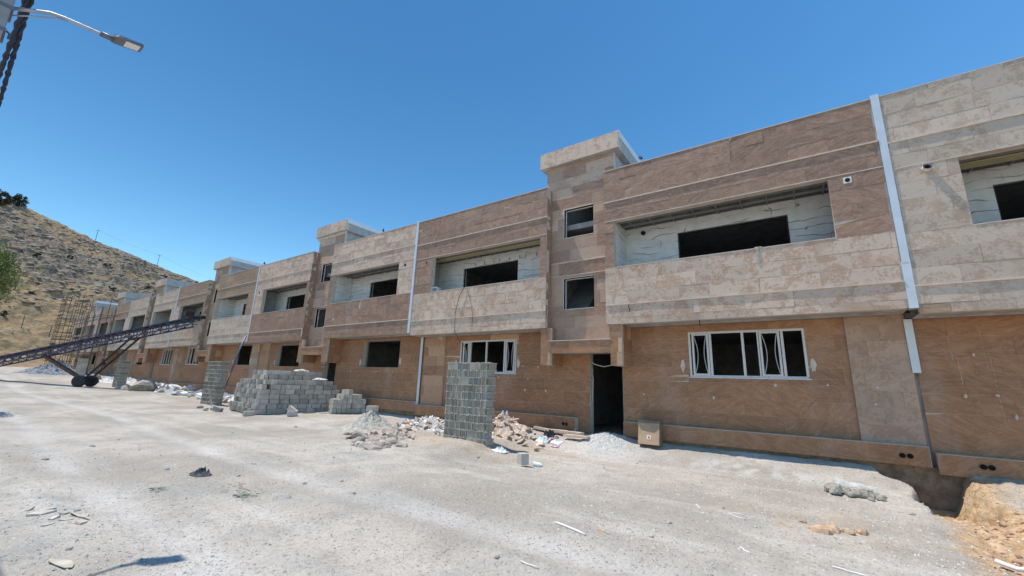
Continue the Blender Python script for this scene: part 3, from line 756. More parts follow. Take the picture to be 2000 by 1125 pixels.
        for q in ((b - .43, b - .31) if cfg.get('drain') else ()):
            mb = MB(); mb.tube([(q, YL - .10, .46 + dz), (q, YL - .235, .455 + dz)], .05, 14, cap=False); mb.tube([(q, YL - .215, .456 + dz), (q, YL - .205, .456 + dz)], .046, 14, m=1); mb.build('drain_pipe', [GREYPVC, BORESHADE], root, True)
        if cfg.get('drain') == 'left':
            for q in (a + .62, a + .73):
                mb = MB(); mb.tube([(q, YL - .10, .50 + dz), (q, YL - .235, .495 + dz)], .05, 14, cap=False); mb.tube([(q, YL - .215, .496 + dz), (q, YL - .205, .496 + dz)], .046, 14, m=1); mb.build('drain_pipe', [GREYPVC, BORESHADE], root, True)
    # plaster dabs used to level the slabs, and white scrape marks: surface marks of the wall mesh
    mb = lwm
    for _ in range(cfg.get('dabs', 34)):
        px = rn.uniform(x0 + .2, x1 - .2); pz = .66 + dz + .40 * rn.randint(2, 6) + rn.uniform(-.03, .03)
        if any(h[0] - .1 < px < h[1] + .1 and h[2] - .1 < pz < h[3] + .1 for h in holes): continue
        if lo_ - .1 < px < ro + .1: continue
        yy = YL
        if X(.935) < px < X(1.94): yy -= .05
        if X(-13.2) < px < X(-12.03): yy -= .06
        sx, sz = rn.uniform(.022, .042), rn.uniform(.028, .055)
        i = len(mb.v); n = 7
        ring = [(px + sx * cos(2 * pi * k / n) * rn.uniform(.7, 1.2), yy - .004, pz + sz * sin(2 * pi * k / n) * rn.uniform(.7, 1.2)) for k in range(n)]
        rin = [(px + (p[0] - px) * .6, yy - .02, pz + (p[2] - pz) * .6) for p in ring]
        for k in range(n): mb.face([ring[k], ring[(k + 1) % n], rin[(k + 1) % n], rin[k]], 2)
        mb.face(rin, 2)
    for (a, b) in (wR, wL):
        for q, zc in ((b + .10, 2.35), (a - .18, 2.3)):
            ring = [(q + .07 * cos(2 * pi * k / 12) * rn.uniform(.6, 1.1), YL - .006, zc + dz + .20 * sin(2 * pi * k / 12) * rn.uniform(.6, 1.1)) for k in range(12)]
            mb.face(ring, 2)
    if cfg.get('streaks'):
        for (sa, z0, z1, wd) in ((2.62, 2.45, 3.28, .014), (2.70, 1.95, 2.5, .018), (3.1, 2.3, 3.2, .008), (3.17, 1.2, 2.6, .012)):
            n_ = 14
            for k in range(n_):
                za, zb2 = z0 + (z1 - z0) * k / n_, z0 + (z1 - z0) * (k + rn.uniform(.5, 1)) / n_; xo = sa + .05 * (z1 - za) * .2 + rn.uniform(-.004, .004); w2 = wd * rn.uniform(.3, 1.1)
                lwm.face([(xo, YL - .004, za), (xo + w2, YL - .004, za), (xo + w2 * .8, YL - .004, zb2), (xo, YL - .004, zb2)], 3)
    lwm.build('lower_wall', [TL, GROUT, DAB, WASH], root)
    # ground floor windows
    for side, (a, b) in (('L', wL), ('R', wR)):
        kind = cfg[side].get('gk', 'bare'); z0, z1 = zh[0] + dz, zh[1] + dz
        if kind == 'bare':
            mb = MB(); mb.box(a, b, YL + .0, YL + .2, z0 - .03, z0 - .001); mb.box(a - .03, a - .001, YL - .006, YL + .2, z0 - .03, z1); wn = mb.build('window_reveal', CONC, root)
            mb = MB(); mb.box(a + .12, a + .155, YL + .13, YL + .17, z0, z1); mb.box(a + .155, b, YL + .13, YL + .17, z1 - .035, z1 - .002); mb.build('window_frame', LAMPM, wn)
            continue
        y0, y1 = YL + .01, YL + .075
        xf = lambda t: a + t * (b - a)
        mb = MB(); f = .055
        mb.box(a + .001, b - .001, y0, y1, z0, z0 + f); mb.box(a + .001, b - .001, y0, y1, z1 - f, z1 - .001); mb.box(a + .001, a + f, y0, y1, z0 + f, z1 - f); mb.box(b - f, b - .001, y0, y1, z0 + f, z1 - f)
        sash = []
        if kind == 'five':
            for t in (.207, .498): mb.box(xf(t) - .03, xf(t) + .03, y0 + .003, y1 - .003, z0 + f, z1 - f)
            mb.box(xf(.824) - .03, xf(.824) + .03, y0 + .003, y1 - .003, z0 + f, z1 - f); mb.box(xf(.628) - .02, xf(.628) + .02, y0 + .003, y1 - .003, z0 + f, z1 - f)
            sash = [(xf(.035), xf(.192)), (xf(.640), xf(.806))]
        elif kind == 'four':
            for t in (.19, .485, .80): mb.box(xf(t) - .03, xf(t) + .03, y0 + .003, y1 - .003, z0 + f, z1 - f)
            sash = [(xf(.06), xf(.175)), (xf(.825), xf(.975))]
        else:
            for t in (.25, .5, .75): mb.box(xf(t) - .03, xf(t) + .03, y0 + .003, y1 - .003, z0 + f, z1 - f)
        wn = mb.build('window', UPVC, root)
        mb = MB(); mb.box(a - .04, b + .04, YL - .03, YL + .008, z0 - .02, z0 - .001); mb.build('window_sill', GALV, wn)
        for (p, q) in sash:
            mb = MB(); g = .05; c0, c1 = y0 - .018, y0 + .04; s0, s1 = z0 + .045, z1 - .05
            mb.box(p, q, c0, c1, s0, s0 + g); mb.box(p, q, c0, c1, s1 - g, s1); mb.box(p, p + g, c0, c1, s0 + g, s1 - g); mb.box(q - g, q, c0, c1, s0 + g, s1 - g)
            sa = mb.build('sash', UPVC, wn)
            mb = MB()
            for (xx, d) in ((p + g + .005, .09), (q - g - .005, -.07)):
                mb.tube([(xx + d * sin(pi * k / 10) ** 1.0, c0 + .005, s0 + g + (s1 - s0 - 2 * g) * k / 10) for k in range(11)], .009, 6)
            mb.build('loose_seal', RUBSEAL, sa, True)
    # bare door: timber-less opening with reveals
    mb = MB(); mb.box(d0 - .02, d0 - .001, YL - .008, YL + .2, .1, 2.64 + dz); mb.box(d1 + .001, d1 + .02, YL - .008, YL + .2, .1, 2.26 + dz); mb.build('door_reveal', CONC, root)
    # concrete frame: slabs, party walls, rooms
    mb = MB()
    mb.box(x0 + .08, x1 - .08, 12.35, 19, 7.0 + dz, 7.19 + dz); mb.box(x0 + .08, x1 - .08, YL + .0, 19, Zb + .014, 3.66 + dz)
    mb.box(x0 + .08, x1 - .08, 18.8, 19, .0, 7.0 + dz); mb.box(x0 + .02, x0 + .18, YL + .21, 18.8, .0, 7.0 + dz); mb.box(x1 - .18, x1 - .02, YL + .21, 18.8, 0, 7.0 + dz)
    for u in (-6.95, -4.5): mb.box(X(u) - .08, X(u) + .08, YL + .22, 18.8, 0, 7.0 + dz)
    mb.box(x0 + .2, x1 - .2, YL + .0, 18.8, .02, .10 + gz(x0, 8, False))
    # upper storey front returns beside balconies
    mb.box(X(-6.95), X(-6.72), YT + .19, YL + .21, 3.66 + dz, 7.0 + dz); mb.box(X(-4.74), X(-4.5), YT + .19, YL + .21, 3.66 + dz, 7.0 + dz)
    mb.build('concrete_frame', DARKC, root)
    # galvanised joint cover at the right end
    if cfg.get('joint', True):
        jx = x1 + cfg.get('jo', .0); hw = .07
        mb = MB()
        mb.box(jx - hw, jx + hw, YU - .012, YU - .004, Zl + .02, Zt + .09); mb.box(jx - hw + .012, jx + hw + .0, YU - .016, YU - .0125, Zs - .75, Zl + .05)
        mb.box(jx - hw, jx + hw, YU - .012, YU - .004, Zb - .005, Zs - .72)
        mb.box(jx + hw, jx + hw + .006, YU - .02, YU + .01, Zb, Zt + .08)
        mb.box(jx - .10, jx + .10, YU + .0, YU + .3, Zb, Zt - .05, 1)
        mb.build('joint_cover', [GALV, DARKC], root)
        if cfg.get('lowjoint'):
            j0, j1 = cfg['lowjoint']
            mb = MB(); mb.box(jx - hw, jx + hw, YL - .075, YL - .066, j0 + dz, j1 + dz); mb.box(jx - .10, jx + .10, YL + .05, YL + .22, .2, 3.5, 1)
            mb.build('joint_cover', [GALV, CONC], root)
        else:
            mb = MB(); mb.box(jx - .09, jx + .09, YL + .03, YL + .24, -.2, 3.5); mb.build('joint_filler', GROUT, root)
    return root, X

V2 = [(1.325, 6.553, 'plate')]
h2, X2 = house('nearest house seen whole, brown parapet above a long pale balcony front, carton by its plinth', -13.38, 2.04, 0, dict(
    L=dict(par='b', sill='l', pier='b', gk='four', gwin=(-11.22, -8.49), pan=1, vents=[(-12.65, 6.50, 'hole')]),
    R=dict(par='b', sill='l', pier='b', gk='five', gwin=(-2.585, .138), vents=V2, pt='l'), drain='end', jo=.0, lowjoint=(2.17, 3.34), pm=[TP, GROUT]), 21)
h1, X1 = house('house cut off by the right edge, greyish stone wing with protruding white vent pipe', 2.04, 17.46, -.115, dict(stone=TG,
    L=dict(par='l', sill='l', pier='l', tp='b', gk='five', pil=False, gwin=(5.9, 8.6), pan=1, vents=[(B0 + .605, 6.587, 'pipe')]),
    R=dict(par='l', sill='b', pier='l', gk='five'), drain='left', lowjoint=None, dabs=50, streaks=1), 22)
h3, X3 = house('second house along, pale parapet above brown balcony front, grey block stack before its doorway', -28.06, -13.38, .10, dict(stone=TR,
    L=dict(par='l', sill='b', pier='l', tp='b', gk='bare', gwin=(-25.84, -23.28), vents=[(-12.8, 6.55, 'hole')]),
    R=dict(par='l', sill='b', pier='l', tp='b', gk='bare', gwin=(-17.47, -14.86), pil=False, vents=[(1.4, 6.5, 'hole')]), gz=(2.08, 3.32), lead=1, lowjoint=(.55, 3.4), dabs=16), 23)
h4, X4 = house('third house along, its brown balcony wing carrying the top end of the blue conveyor', -42.0, -28.06, .14, dict(stone=TG,
    L=dict(par='b', sill='l', pier='l', tp='b', gk='bars', plaster=PLAS), R=dict(par='b', sill='l', pier='b', gk='bare', gwin=(-31.5, -29.3)), gz=(2.1, 3.4), flash=True, dabs=8), 24)
h5, X5 = house('fourth house along, small barred windows and a doorway just past the conveyor struts', -55.1, -42.0, .1, dict(stone=TG,
    L=dict(par='l', sill='l', pier='l', gk='bare', plaster=PLAS), R=dict(par='l', sill='l', pier='l', gk='bars', plaster=PLAS), gz=(2.1, 3.4), flash=False, dabs=4), 25)
h6, X6 = house('fifth house along, half hidden behind the near end of the scaffolding', -67.3, -55.1, .1, dict(stone=TG,
    L=dict(par='b', sill='b', pier='l', gk='bare', plaster=PLAS), R=dict(par='b', sill='l', pier='l', gk='bars', plaster=PLAS), gz=(2.1, 3.4), flash=False, dabs=0), 26)
h7, X7 = house('last house of the row at the foot of the hill, wrapped in scaffolding', -79.7, -67.3, .1, dict(stone=TG,
    L=dict(par='l', sill='l', pier='l', gk='bare', plaster=PLAS), R=dict(par='l', sill='l', pier='l', gk='bare', plaster=PLAS), gz=(2.1, 3.4), flash=True, dabs=0), 27)

# extras on the near house: hanging cable, wire loops, roof oddments
mb = MB(); mb.tube([(-10.35, YU + .3, 5.20), (-10.36, YU + .05, 5.26), (-10.42, YU - .05, 5.15), (-10.62, YU - .06, 4.8), (-10.75, YU - .06, 4.2), (-10.74, YU - .04, 3.5), (-10.76, 11.9, 3.2), (-10.8, YL - .03, 2.9)], .009, 6)
mb.tube([(-10.34, YU + .05, 5.25), (-10.25, YU - .03, 5.1), (-10.0, YU - .05, 4.6), (-9.88, YU - .03, 4.05), (-9.87, YU - .06, 3.66)], .006, 6)
mb.build('hanging_cable', CABLE, h2, True)
mb = MB(); mb.tube([(-5.58, YL - .02, 2.44), (-5.4, YL - .06, 2.33), (-5.1, YL - .08, 2.26), (-4.85, YL - .06, 2.31), (-4.6, YL - .3, 2.45)], .014, 6); mb.tube([(-5.58, YL - .02, 2.0), (-5.5, YL - .05, 1.98), (-5.47, YL - .05, 1.9), (-5.52, YL - .03, 1.2)], .009, 6); mb.build('door_cable', RUBSEAL, h2, True)
mb = MB()
for k in range(9):
    px = -10.9 + k * .42 + (k % 3) * .07
    mb.tube([(px, 12.765, 6.55), (px + .03, 12.72, 6.52), (px + .02, 12.74, 6.42)], .010, 5)
mb.build('wall_clips', BLACKSTEEL, h2)
mb = MB(); mb.tube([(-3.804, 12.777, 6.568), (-3.804, 12.70, 6.568)], .07, 14); mb.build('vent_shade_disc', BORESHADE, h2)  # dark plug standing in for the shade of a wall hole
mb = MB(); mb.tube([(-2.1, YU + .05, 3.47), (-2.1, YU + .05, 3.30)], .012, 6); mb.tube([(-3.97, YU - .02, 4.0), (-3.96, YU - .05, 3.93), (-3.93, YU - .03, 3.86), (-3.95, YU - .05, 3.80)], .012, 6); mb.build('loose_wire', REBAR, h2)
mb = MB(); mb.box(-.68, -.52, YU - .015, YU + .12, 5.206, 5.23); mb.box(-.66, -.60, YU - .02, YU - .004, 4.8, 5.206); mb.build('cement_drip', MORTAR, h2)
mb = MB(); mb.box(-12.27, -12.25, YU + .05, YU + .3, 5.21, 5.42); mb.box(-12.25, -11.95, YU + .05, YU + .08, 5.38, 5.41); mb.box(-11.97, -11.95, YU + .05, YU + .3, 5.21, 5.40); mb.build('metal_stool', GALV, h2)
# leaning pipe before the second house
mb = MB(); mb.tube([(-28.02, 11.50, 3.95), (-27.9, 11.2, 2.9), (-27.55, 10.85, 1.7)], .055, 8); mb.tube([(-27.55, 10.85, 1.7), (-27.2, 10.4, .25)], .055, 8, m=1)
tag(mb.build('leaning_pipe', [LAMPM, RUST], None, True), 'long thin dark pipe leaning against the house wall behind the block pillar and stack', 'pipe')

# ------------------------------------------------------------------ concrete blocks
def block_shape(L, W, H, nt=.055, dp=.018):
    x, y, z = L / 2, W / 2, H / 2; c = .007
    prof = [(-x + c, -y), (x - c, -y), (x, -y + c), (x, -nt), (x - dp, -nt * .8), (x - dp, nt * .8), (x, nt), (x, y - c), (x - c, y), (-x + c, y), (-x, y - c), (-x, nt), (-x + dp, nt * .8), (-x + dp, -nt * .8), (-x, -nt), (-x, -y + c)]
    n = len(prof); vs = [(p[0], p[1], -z) for p in prof] + [(p[0], p[1], z) for p in prof]
    fs = [tuple(range(n))[::-1], tuple(range(n, 2 * n))] + [(i, (i + 1) % n, n + (i + 1) % n, n + i) for i in range(n)]
    return vs, fs
BS = block_shape(.39, .19, .185, .062, .045)
blk_me = []
for k in range(3):
    mb = MB(); rk = random.Random(k); vs, fs = block_shape(.386 - .004 * k, .186 + .003 * k, .189)
    mb.v = [(x + rk.uniform(-.004, .004), y + rk.uniform(-.004, .004), z + rk.uniform(-.003, .003)) for x, y, z in vs]; mb.f = list(fs); mb.m = [0] * len(fs); mb.a = [(.3 + .2 * k, 0, 0)] * len(fs)
    blk_me.append(mb.mesh('concrete_block', BLOCK))
rb = random.Random(77)
def block(loc, rot, label, group=None, tilt=(0, 0)):
    o = bpy.data.objects.new('concrete_block', rb.choice(blk_me)); C.objects.link(o)
    o.location = loc; o.rotation_euler = (tilt[0], tilt[1], rot); tag(o, label, 'block', group)
    return o
GL = 'grey concrete block stacked in the big pile before the second house'
GG = 'concrete blocks in the big pile'
def gzf(x, y): return gz(x, y, False)
# the pile: corner A nearest camera; front (+X side) runs toward the house, end (-Y side) runs away along the road
A = Vector((-18.55, 8.45)); dF = Vector((.42, 3.0)).normalized(); dE = Vector((-2.25, .12)).normalized()
zb = gzf(-19, 9) + .02
for row in range(9):
    z = zb + .1 + row * .2
    inset = max(0, row - 5) * .14 + (.10 if row > 1 else 0)
    # end face (toward the road)
    Le = 2.75 - inset * .8; t = inset * .6
    if row < 7:
        while t < Le:
            hd = rb.random() < .8
            wd = .2 if hd else .4
            pos = A + dE * (t + wd / 2) + dF * (.2 + inset * .7 + rb.uniform(-.03, .03))
            block((pos.x, pos.y, z), math.atan2(dF.y, dF.x) + (0 if hd else pi / 2) + rb.gauss(0, .03), GL, GG)
            t += wd + rb.uniform(.0, .012)
    # front face (toward the camera): starts after the end blocks
    far = 3.3 if row < 6 else 2.6 + .25 * (row == 6)
    start = .02 + inset * .8 if row < 3 else (.42 + inset * .5)
    if row >= 7: start = .30 + .12 * (row - 7)
    t = start
    if row == 8: far = 2.5
    while t < far:
        hd = rb.random() < .38
        wd = .2 if hd else .4
        ins = inset * .55 + rb.uniform(-.025, .025) + (.30 if row > 6 else 0)
        pos = A + dF * (t + wd / 2) - Vector((-dE.x, -dE.y)) * 0 + dE * ((.2 if hd else .1) + ins)
        block((pos.x, pos.y, z), math.atan2(dE.y, dE.x) + (0 if hd else pi / 2) + rb.gauss(0, .025), GL, GG, (0, rb.gauss(0, .01)))
        t += wd + rb.uniform(.0, .01)
# second layer that fills the heart of the upper courses
for row in (5, 6, 7, 8):
    z = zb + .1 + row * .2
    for i in range(5):
        for j in range(1, 4):
            if row > 6 and (i > 3 or j > 2): continue
            pos = A + dF * ((.50 if row > 6 else .75) + i * .41) + dE * (.42 + j * .41 + (.32 if row > 6 else 0))
            block((pos.x, pos.y, z), math.atan2(dF.y, dF.x) + rb.gauss(0, .02), GL, GG)
# low side stack to the right
SL = 'grey concrete block in the low side stack right of the big pile'; SG = 'concrete blocks in the low side stack'
A2 = Vector((-16.6, 10.75))
z2 = gzf(-16.4, 11) + .02
for row in range(5):
    z = z2 + .1 + row * .2
    for i in range(7):
        for j in range(2):
            if row == 3 and (i < 2 or i > 5) or row == 4 and i != 3 or (row >= 2 and j == 1 and i == 0): continue
            if j == 0 or row >= 2:
                pos = A2 + Vector((.30, .95)).normalized() * (i * .205) + Vector((-1, .2)).normalized() * (j * .41 + .2)
                block((pos.x, pos.y, z), math.atan2(.2, -1) + rb.gauss(0, .05), SL, SG)
# oddments around the pile
for (x, y, rz, tl, lab) in ((-17.35, 9.35, .7, (.0, .6), 'tilted grey block leaning on the front of the big pile'), (-17.15, 9.25, 1.2, (0, .0), 'single grey block lying flat before the big pile'), (-18.25, 8.1, 1.45, (0, 0), 'end block at the road corner of the big pile, set forward on the ground'), (-20.9, 8.0, .4, (0, .25), 'broken block lying between the second pillar and the big pile')):
    block((x, y, gzf(x, y) + .11 + (.1 if tl[1] > .5 else 0)), rz, lab, None, tl)
block((-12.5, 9.55, gzf(-12.5, 9.5) + .62), .4, 'single grey block sitting on top of the grey sand heap')
o = block((-5.3, 8.2, gz(-5.3, 8.2) + .10), 1.25, 'lone weathered concrete block standing on the dirt before the near pillar'); o.rotation_euler = (0, radians(90), 1.1); o.location.z += .06; o.scale = (.62, 1.0, 1.0)

def pillar(x0, x1, y0, y1, zb, courses, rz, label, seed, lean=0.0):
    rp = random.Random(seed)
    cx_, cy_ = (x0 + x1) / 2, (y0 + y1) / 2; L, D = x1 - x0, y1 - y0
    r = empty('block_pillar', (cx_, cy_, zb), label, 'block pillar')
    M = Matrix.Translation((cx_, cy_, zb)) @ Matrix.Rotation(rz, 4, 'Z')
    mb = MB(); mo = MB(); H = .205
    def put(px, py, z, rot, sx=1, sy=1):
        vs, fs = BS; i = len(mb.v); a = (rp.random(), 0, 0)
        K = M @ Matrix.Translation((px, py, z)) @ Matrix.Rotation(rot, 4, 'Z') @ Matrix.Rotation(rp.gauss(0, .01), 4, 'Y')
        for v in vs: mb.v.append(tuple(K @ Vector((v[0] * sx, v[1] * sy, v[2]))))
        for f in fs: mb.f.append(tuple(i + k for k in f)); mb.m.append(0); mb.a.append(a)
    for c in range(courses):
        z = .1 + c * H; px = -L / 2
        while px < L / 2 - .06:
            if px + .40 <= L / 2 and (rp.random() < .14 or (c % 2 == 0 and px < -L / 2 + .01 and rp.random() < .4)):
                put(px + .2, -D / 2 + .095 + rp.uniform(-.01, .008), z, 0); put(px + .2, D / 2 - .095, z, 0); px += .405
            else:
                wd = min(.2, L / 2 - px)
                put(px + wd / 2, rp.uniform(-.012, .01), z, pi / 2, D / .39, wd / .2); px += wd + rp.uniform(.003, .012)
        # mortar bed: ragged slab squeezed out between the courses
        n = 34; zz = z + .1
        for (f0, f1) in (((-L / 2, -D / 2), (L / 2, -D / 2)), ((L / 2, -D / 2), (L / 2, D / 2)), ((-L / 2, D / 2), (-L / 2, -D / 2))):
            p0, p1 = Vector(f0), Vector(f1); dd = (p1 - p0); nn = Vector((dd.y, -dd.x)).normalized(); m_ = max(3, int(dd.length / .045))
            for k in range(m_):
                q = p0 + dd * ((k + .5) / m_); s = rp.uniform(.004, .034); hh = rp.uniform(.006, .026); dz_ = rp.uniform(-.012, .006)
                if rp.random() < .12: continue
                i = len(mo.v); e = dd.normalized() * (.5 * dd.length / m_ + .006); inn = nn * -.03; ou = nn * (s * .75)
                P = [q - e + inn, q + e + inn, q + e * .8 + ou, q - e * .8 + ou]
                for zz2 in (zz - hh + dz_, zz + hh * .8 + dz_):
                    for w_ in P: mo.v.append(tuple(M @ Vector((w_.x, w_.y, zz2))))
                for f in ((3, 2, 1, 0), (4, 5, 6, 7), (0, 1, 5, 4), (1, 2, 6, 5), (2, 3, 7, 6), (3, 0, 4, 7)): mo.f.append(tuple(i + t for t in f)); mo.m.append(0); mo.a.append((.5, .5, .5))
        mo2 = M @ Vector((0, 0, zz))
        i = len(mo.v)
        for zz2 in (zz - .006, zz + .006):
            for (qx, qy) in ((-1, -1), (1, -1), (1, 1), (-1, 1)): mo.v.append(tuple(M @ Vector((qx * (L / 2 - .012), qy * (D / 2 - .012), zz2))))
        for f in ((3, 2, 1, 0), (4, 5, 6, 7), (0, 1, 5, 4), (1, 2, 6, 5), (2, 3, 7, 6), (3, 0, 4, 7)): mo.f.append(tuple(i + t for t in f)); mo.m.append(0); mo.a.append((.5, .5, .5))
    # core so that no light leaks through the joints, and the top cement cap
    i = len(mo.v)
    for zz2 in (.0, courses * H - .01):
        for (qx, qy) in ((-1, -1), (1, -1), (1, 1), (-1, 1)): mo.v.append(tuple(M @ Vector((qx * (L / 2 - .045), qy * (D / 2 - .045), zz2))))
    for f in ((3, 2, 1, 0), (4, 5, 6, 7), (0, 1, 5, 4), (1, 2, 6, 5), (2, 3, 7, 6), (3, 0, 4, 7)): mo.f.append(tuple(i + t for t in f)); mo.m.append(1); mo.a.append((.5, .5, .5))
    mb.build('block_courses', PBLOCK, r); mo.build('mortar', [MORTAR, DARKC], r)
    return r
pillar(-8.72, -7.22, 9.24, 9.62, gzf(-8, 9.4) - .12, 11, radians(3.5), 'nearest block pillar, mortared grey blocks standing before the first whole house', 31)
pillar(-26.4, -24.75, 9.22, 9.62, gzf(-25.5, 9.4) - .05, 11, 0, 'second block pillar, standing left of the big block pile', 32)
pillar(-43.6, -42.15, 9.22, 9.68, gzf(-43, 9.4) - .08, 10, 0, 'third block pillar, just right of the conveyor wheels', 33)
pillar(-57.2, -55.4, 9.22, 9.65, gzf(-56, 9.4) - .15, 9, 0, 'farthest block pillar, seen behind the conveyor struts', 34)

# ------------------------------------------------------------------ conveyor
H0 = Vector((-36.15, 11.75, 5.72)); LD = Vector((-6.8, -3.9)).normalized()
Ltot = 20.5
def cpt(d, up=0.0, sdv=0.0):
    n = Vector((-LD.y, LD.x)); s_ = .222
    return Vector((H0.x + LD.x * d + n.x * sdv, H0.y + LD.y * d + n.y * sdv, H0.z - s_ * d + up))
cr = empty('belt_conveyor', cpt(8).xy.to_3d(), 'long blue lattice belt conveyor on two wheels sloping up to a balcony', 'conveyor')
mb = MB()
i0 = None; N_ = 40
for k in range(N_):
    a, b = k / N_ * Ltot, (k + 1) / N_ * Ltot
    P = [cpt(a, .05, -.32), cpt(a, 0, 0), cpt(a, .05, .32)]; Q = [cpt(b, .05, -.32), cpt(b, 0, 0), cpt(b, .05, .32)]
    for (p, q, r_, s_) in ((P[0], P[1], Q[1], Q[0]), (P[1], P[2], Q[2], Q[1])):
        mb.face([p, q, r_, s_]); dn = Vector((0, 0, -.03)); mb.face([s_ + dn, r_ + dn, q + dn, p + dn])
    for sdv in (-.32, .32): mb.face([cpt(a, .05, sdv), cpt(b, .05, sdv), cpt(b, .02, sdv), cpt(a, .02, sdv)])
mb.build('belt', BELT, cr)
for sdv in (-.40, .40):
    mb = MB()
    mb.beam(cpt(0, -.0, sdv), cpt(Ltot, -.0, sdv), .05, .06); mb.beam(cpt(.6, -.52, sdv), cpt(Ltot - .8, -.52, sdv), .06, .09)
    d = 0.5; up = True
    while d < Ltot - 1.2:
        mb.beam(cpt(d, -.05, sdv), cpt(d, -.5, sdv), .04, .05)
        mb.beam(cpt(d, -.5 if up else -.06, sdv), cpt(d + .62, -.06 if up else -.5, sdv), .035, .045); up = not up
        d += .62
    mb.build('truss_side', STEELBLUE, cr)
d = .5
while d < Ltot - 1:
    for q in (-.52, -.06):
        mb = MB(); mb.beam(cpt(d, q, -.4), cpt(d, q, .4), .05, .05); mb.build('cross_member', STEELBLUE, cr)
    d += 1.24
for d in (-.02, Ltot):
    mb = MB(); mb.tube([cpt(d, -.10, -.36), cpt(d, -.10, .36)], .15, 16); mb.build('drum', BLACKSTEEL, cr, True)
mb = MB(); mb.box(-.3, .3, -.25, .25, 0, .34); 
mb.v = [tuple(cpt(.7, .06, .55) + Vector(v)) for v in mb.v]; mb.build('motor_box', BLACKSTEEL, cr)
WX, WY = -43.15, 7.62
n = Vector((-LD.y, LD.x)).to_3d(); wz = gzf(WX, WY) + .41
hubs = []
ax = Vector((1.0, -.85, 0)).normalized()
wc = Vector((WX, WY, wz))
for k, sgn in ((0, -1), (1, 1)):
    hub = wc + ax * (sgn * .62); hubs.append(hub)
    mb = MB(); mb.tube([hub - ax * .10, hub - ax * .085, hub + ax * .085, hub + ax * .10], [.36, .41, .41, .36], 28); wh = mb.build('wheel', RUBBER, cr, True)
    mb = MB(); mb.tube([hub - ax * .106, hub + ax * .106], .20, 20); mb.tube([hub - ax * .13, hub + ax * .13], .06, 12); mb.build('rim', BLACKSTEEL, wh)
mb = MB(); mb.tube([hubs[0], hubs[1]], .05, 10); mb.build('axle', RUST, cr)
tw = cpt(12.3, -.45)
mb = MB(); mb.beam(wc, tw, .21, .20); mb.build('tow_beam', RUST, cr)
for sgn, hub in ((-1, hubs[0]), (1, hubs[1])):
    mb = MB(); a = hub + Vector((0, 0, .02)); b = cpt(5.0, -.52, .30 * sgn); mb.beam(a.lerp(wc, .45), b, .10, .10); mb.build('support_leg', BLACKSTEEL, cr)
for t in (.35, .7, .93):
    mb = MB(); p = hubs[0].lerp(wc, .45).lerp(cpt(5.0, -.52, -.30), t); q = hubs[1].lerp(wc, .45).lerp(cpt(5.0, -.52, .30), t); mb.beam(p, q, .08, .08); mb.build('leg_brace', RUST, cr)

# ------------------------------------------------------------------ street lamp and cables
LX = -7.6
lr = empty('street_lamp', (LX, -.40, 0), 'grey street lamp arm and luminaire reaching in from the pole at the top left corner', 'street lamp')
mb = MB(); mb.box(LX - .16, LX + .16, -.56, -.17, -.3, 9.2); po = mb.build('pole', POLE, lr)
mb = MB()
for z in (5.55, 5.86, 6.25): mb = MB(); mb.box(LX - .17, LX + .17, -.575, -.150, z, z + .04); mb.build('pole_clamp', LAMPM, po)
mb = MB(); mb.tube([(LX + .05, -.15, 5.62), (LX + .05, -.12, 5.60), (LX + .05, -.12, 5.53)], .012, 6); mb.build('hook', LAMPM, po)
mb = MB(); mb.tube([(LX, -.16, 5.975), (LX, .0, 6.08), (LX, .12, 6.155), (LX, .25, 6.185), (LX, .62, 6.225), (LX, .72, 6.235)], .022, 10); arm = mb.build('arm', ARM, lr, True)
mb = MB(); mb.tube([(LX, -.16, 5.87), (LX, .0, 6.0), (LX, .19, 6.135), (LX, .28, 6.175)], .009, 8); mb.build('arm_brace', ARM, arm, True)
mb = MB(); mb.tube([(LX, .58, 6.222), (LX, .72, 6.238)], .036, 12); mb.build('arm_socket', LAMPM, arm, True)
hd = [(-.085, .70), (.085, .70), (.112, .75), (.108, .82), (.098, 1.0), (.088, 1.02), (-.088, 1.02), (-.098, 1.0), (-.108, .82), (-.112, .75)]
mb = MB(); zs_ = lambda y: 6.235 + (y - .7) * .20
n = len(hd); bot = [(LX + p[0], p[1], zs_(p[1])) for p in hd]; top = [(LX + p[0] * .8, .70 + (p[1] - .7) * .96 + .006, zs_(p[1]) + .05) for p in hd]
mb.face(bot[::-1]); mb.face(top)
for i in range(n): mb.face([bot[i], bot[(i + 1) % n], top[(i + 1) % n], top[i]])
hd_o = mb.build('lamp_head', LAMPM, lr)
mb = MB(); q = [(-.080, .835), (.080, .835), (.074, .99), (-.074, .99)]
lo = [(LX + a, b, zs_(b) - .005) for a, b in q]; hi = [(LX + a, b, zs_(b) + .002) for a, b in q]
mb.face(lo[::-1]); mb.face(hi)
for i in range(4): mb.face([lo[i], lo[(i + 1) % 4], hi[(i + 1) % 4], hi[i]])
mb.build('lamp_lens', LENS, hd_o)
for k, lab in ((0, 'upper strand of the thick twisted dark cable slung from the lamp pole'), (1, 'lower strand of the thick twisted dark cable slung from the lamp pole')):
    mb = MB()
    for ph in (0, pi):
        pts = []
        for i in range(150):
            x = 4.5 - i * .22; s_ = (-LX + x) if False else 0
            sep = .028 + .016 * max(0, -8.5 - x)
            zc = 6.42 - .0022 * (x + 7.6) ** 2 * (1 if x < -7.6 else .5) + sep * (1 if k == 0 else -1) * .55
            yc = -.085 + sep * (1 if k == 0 else -1) * .65
            pts.append((x, yc + .017 * cos(x * 9 + ph), zc + .017 * sin(x * 9 + ph)))
        mb.tube(pts, .021, 6)
    tag(mb.build('power_cable', CABLE, None, True), lab, 'cable')

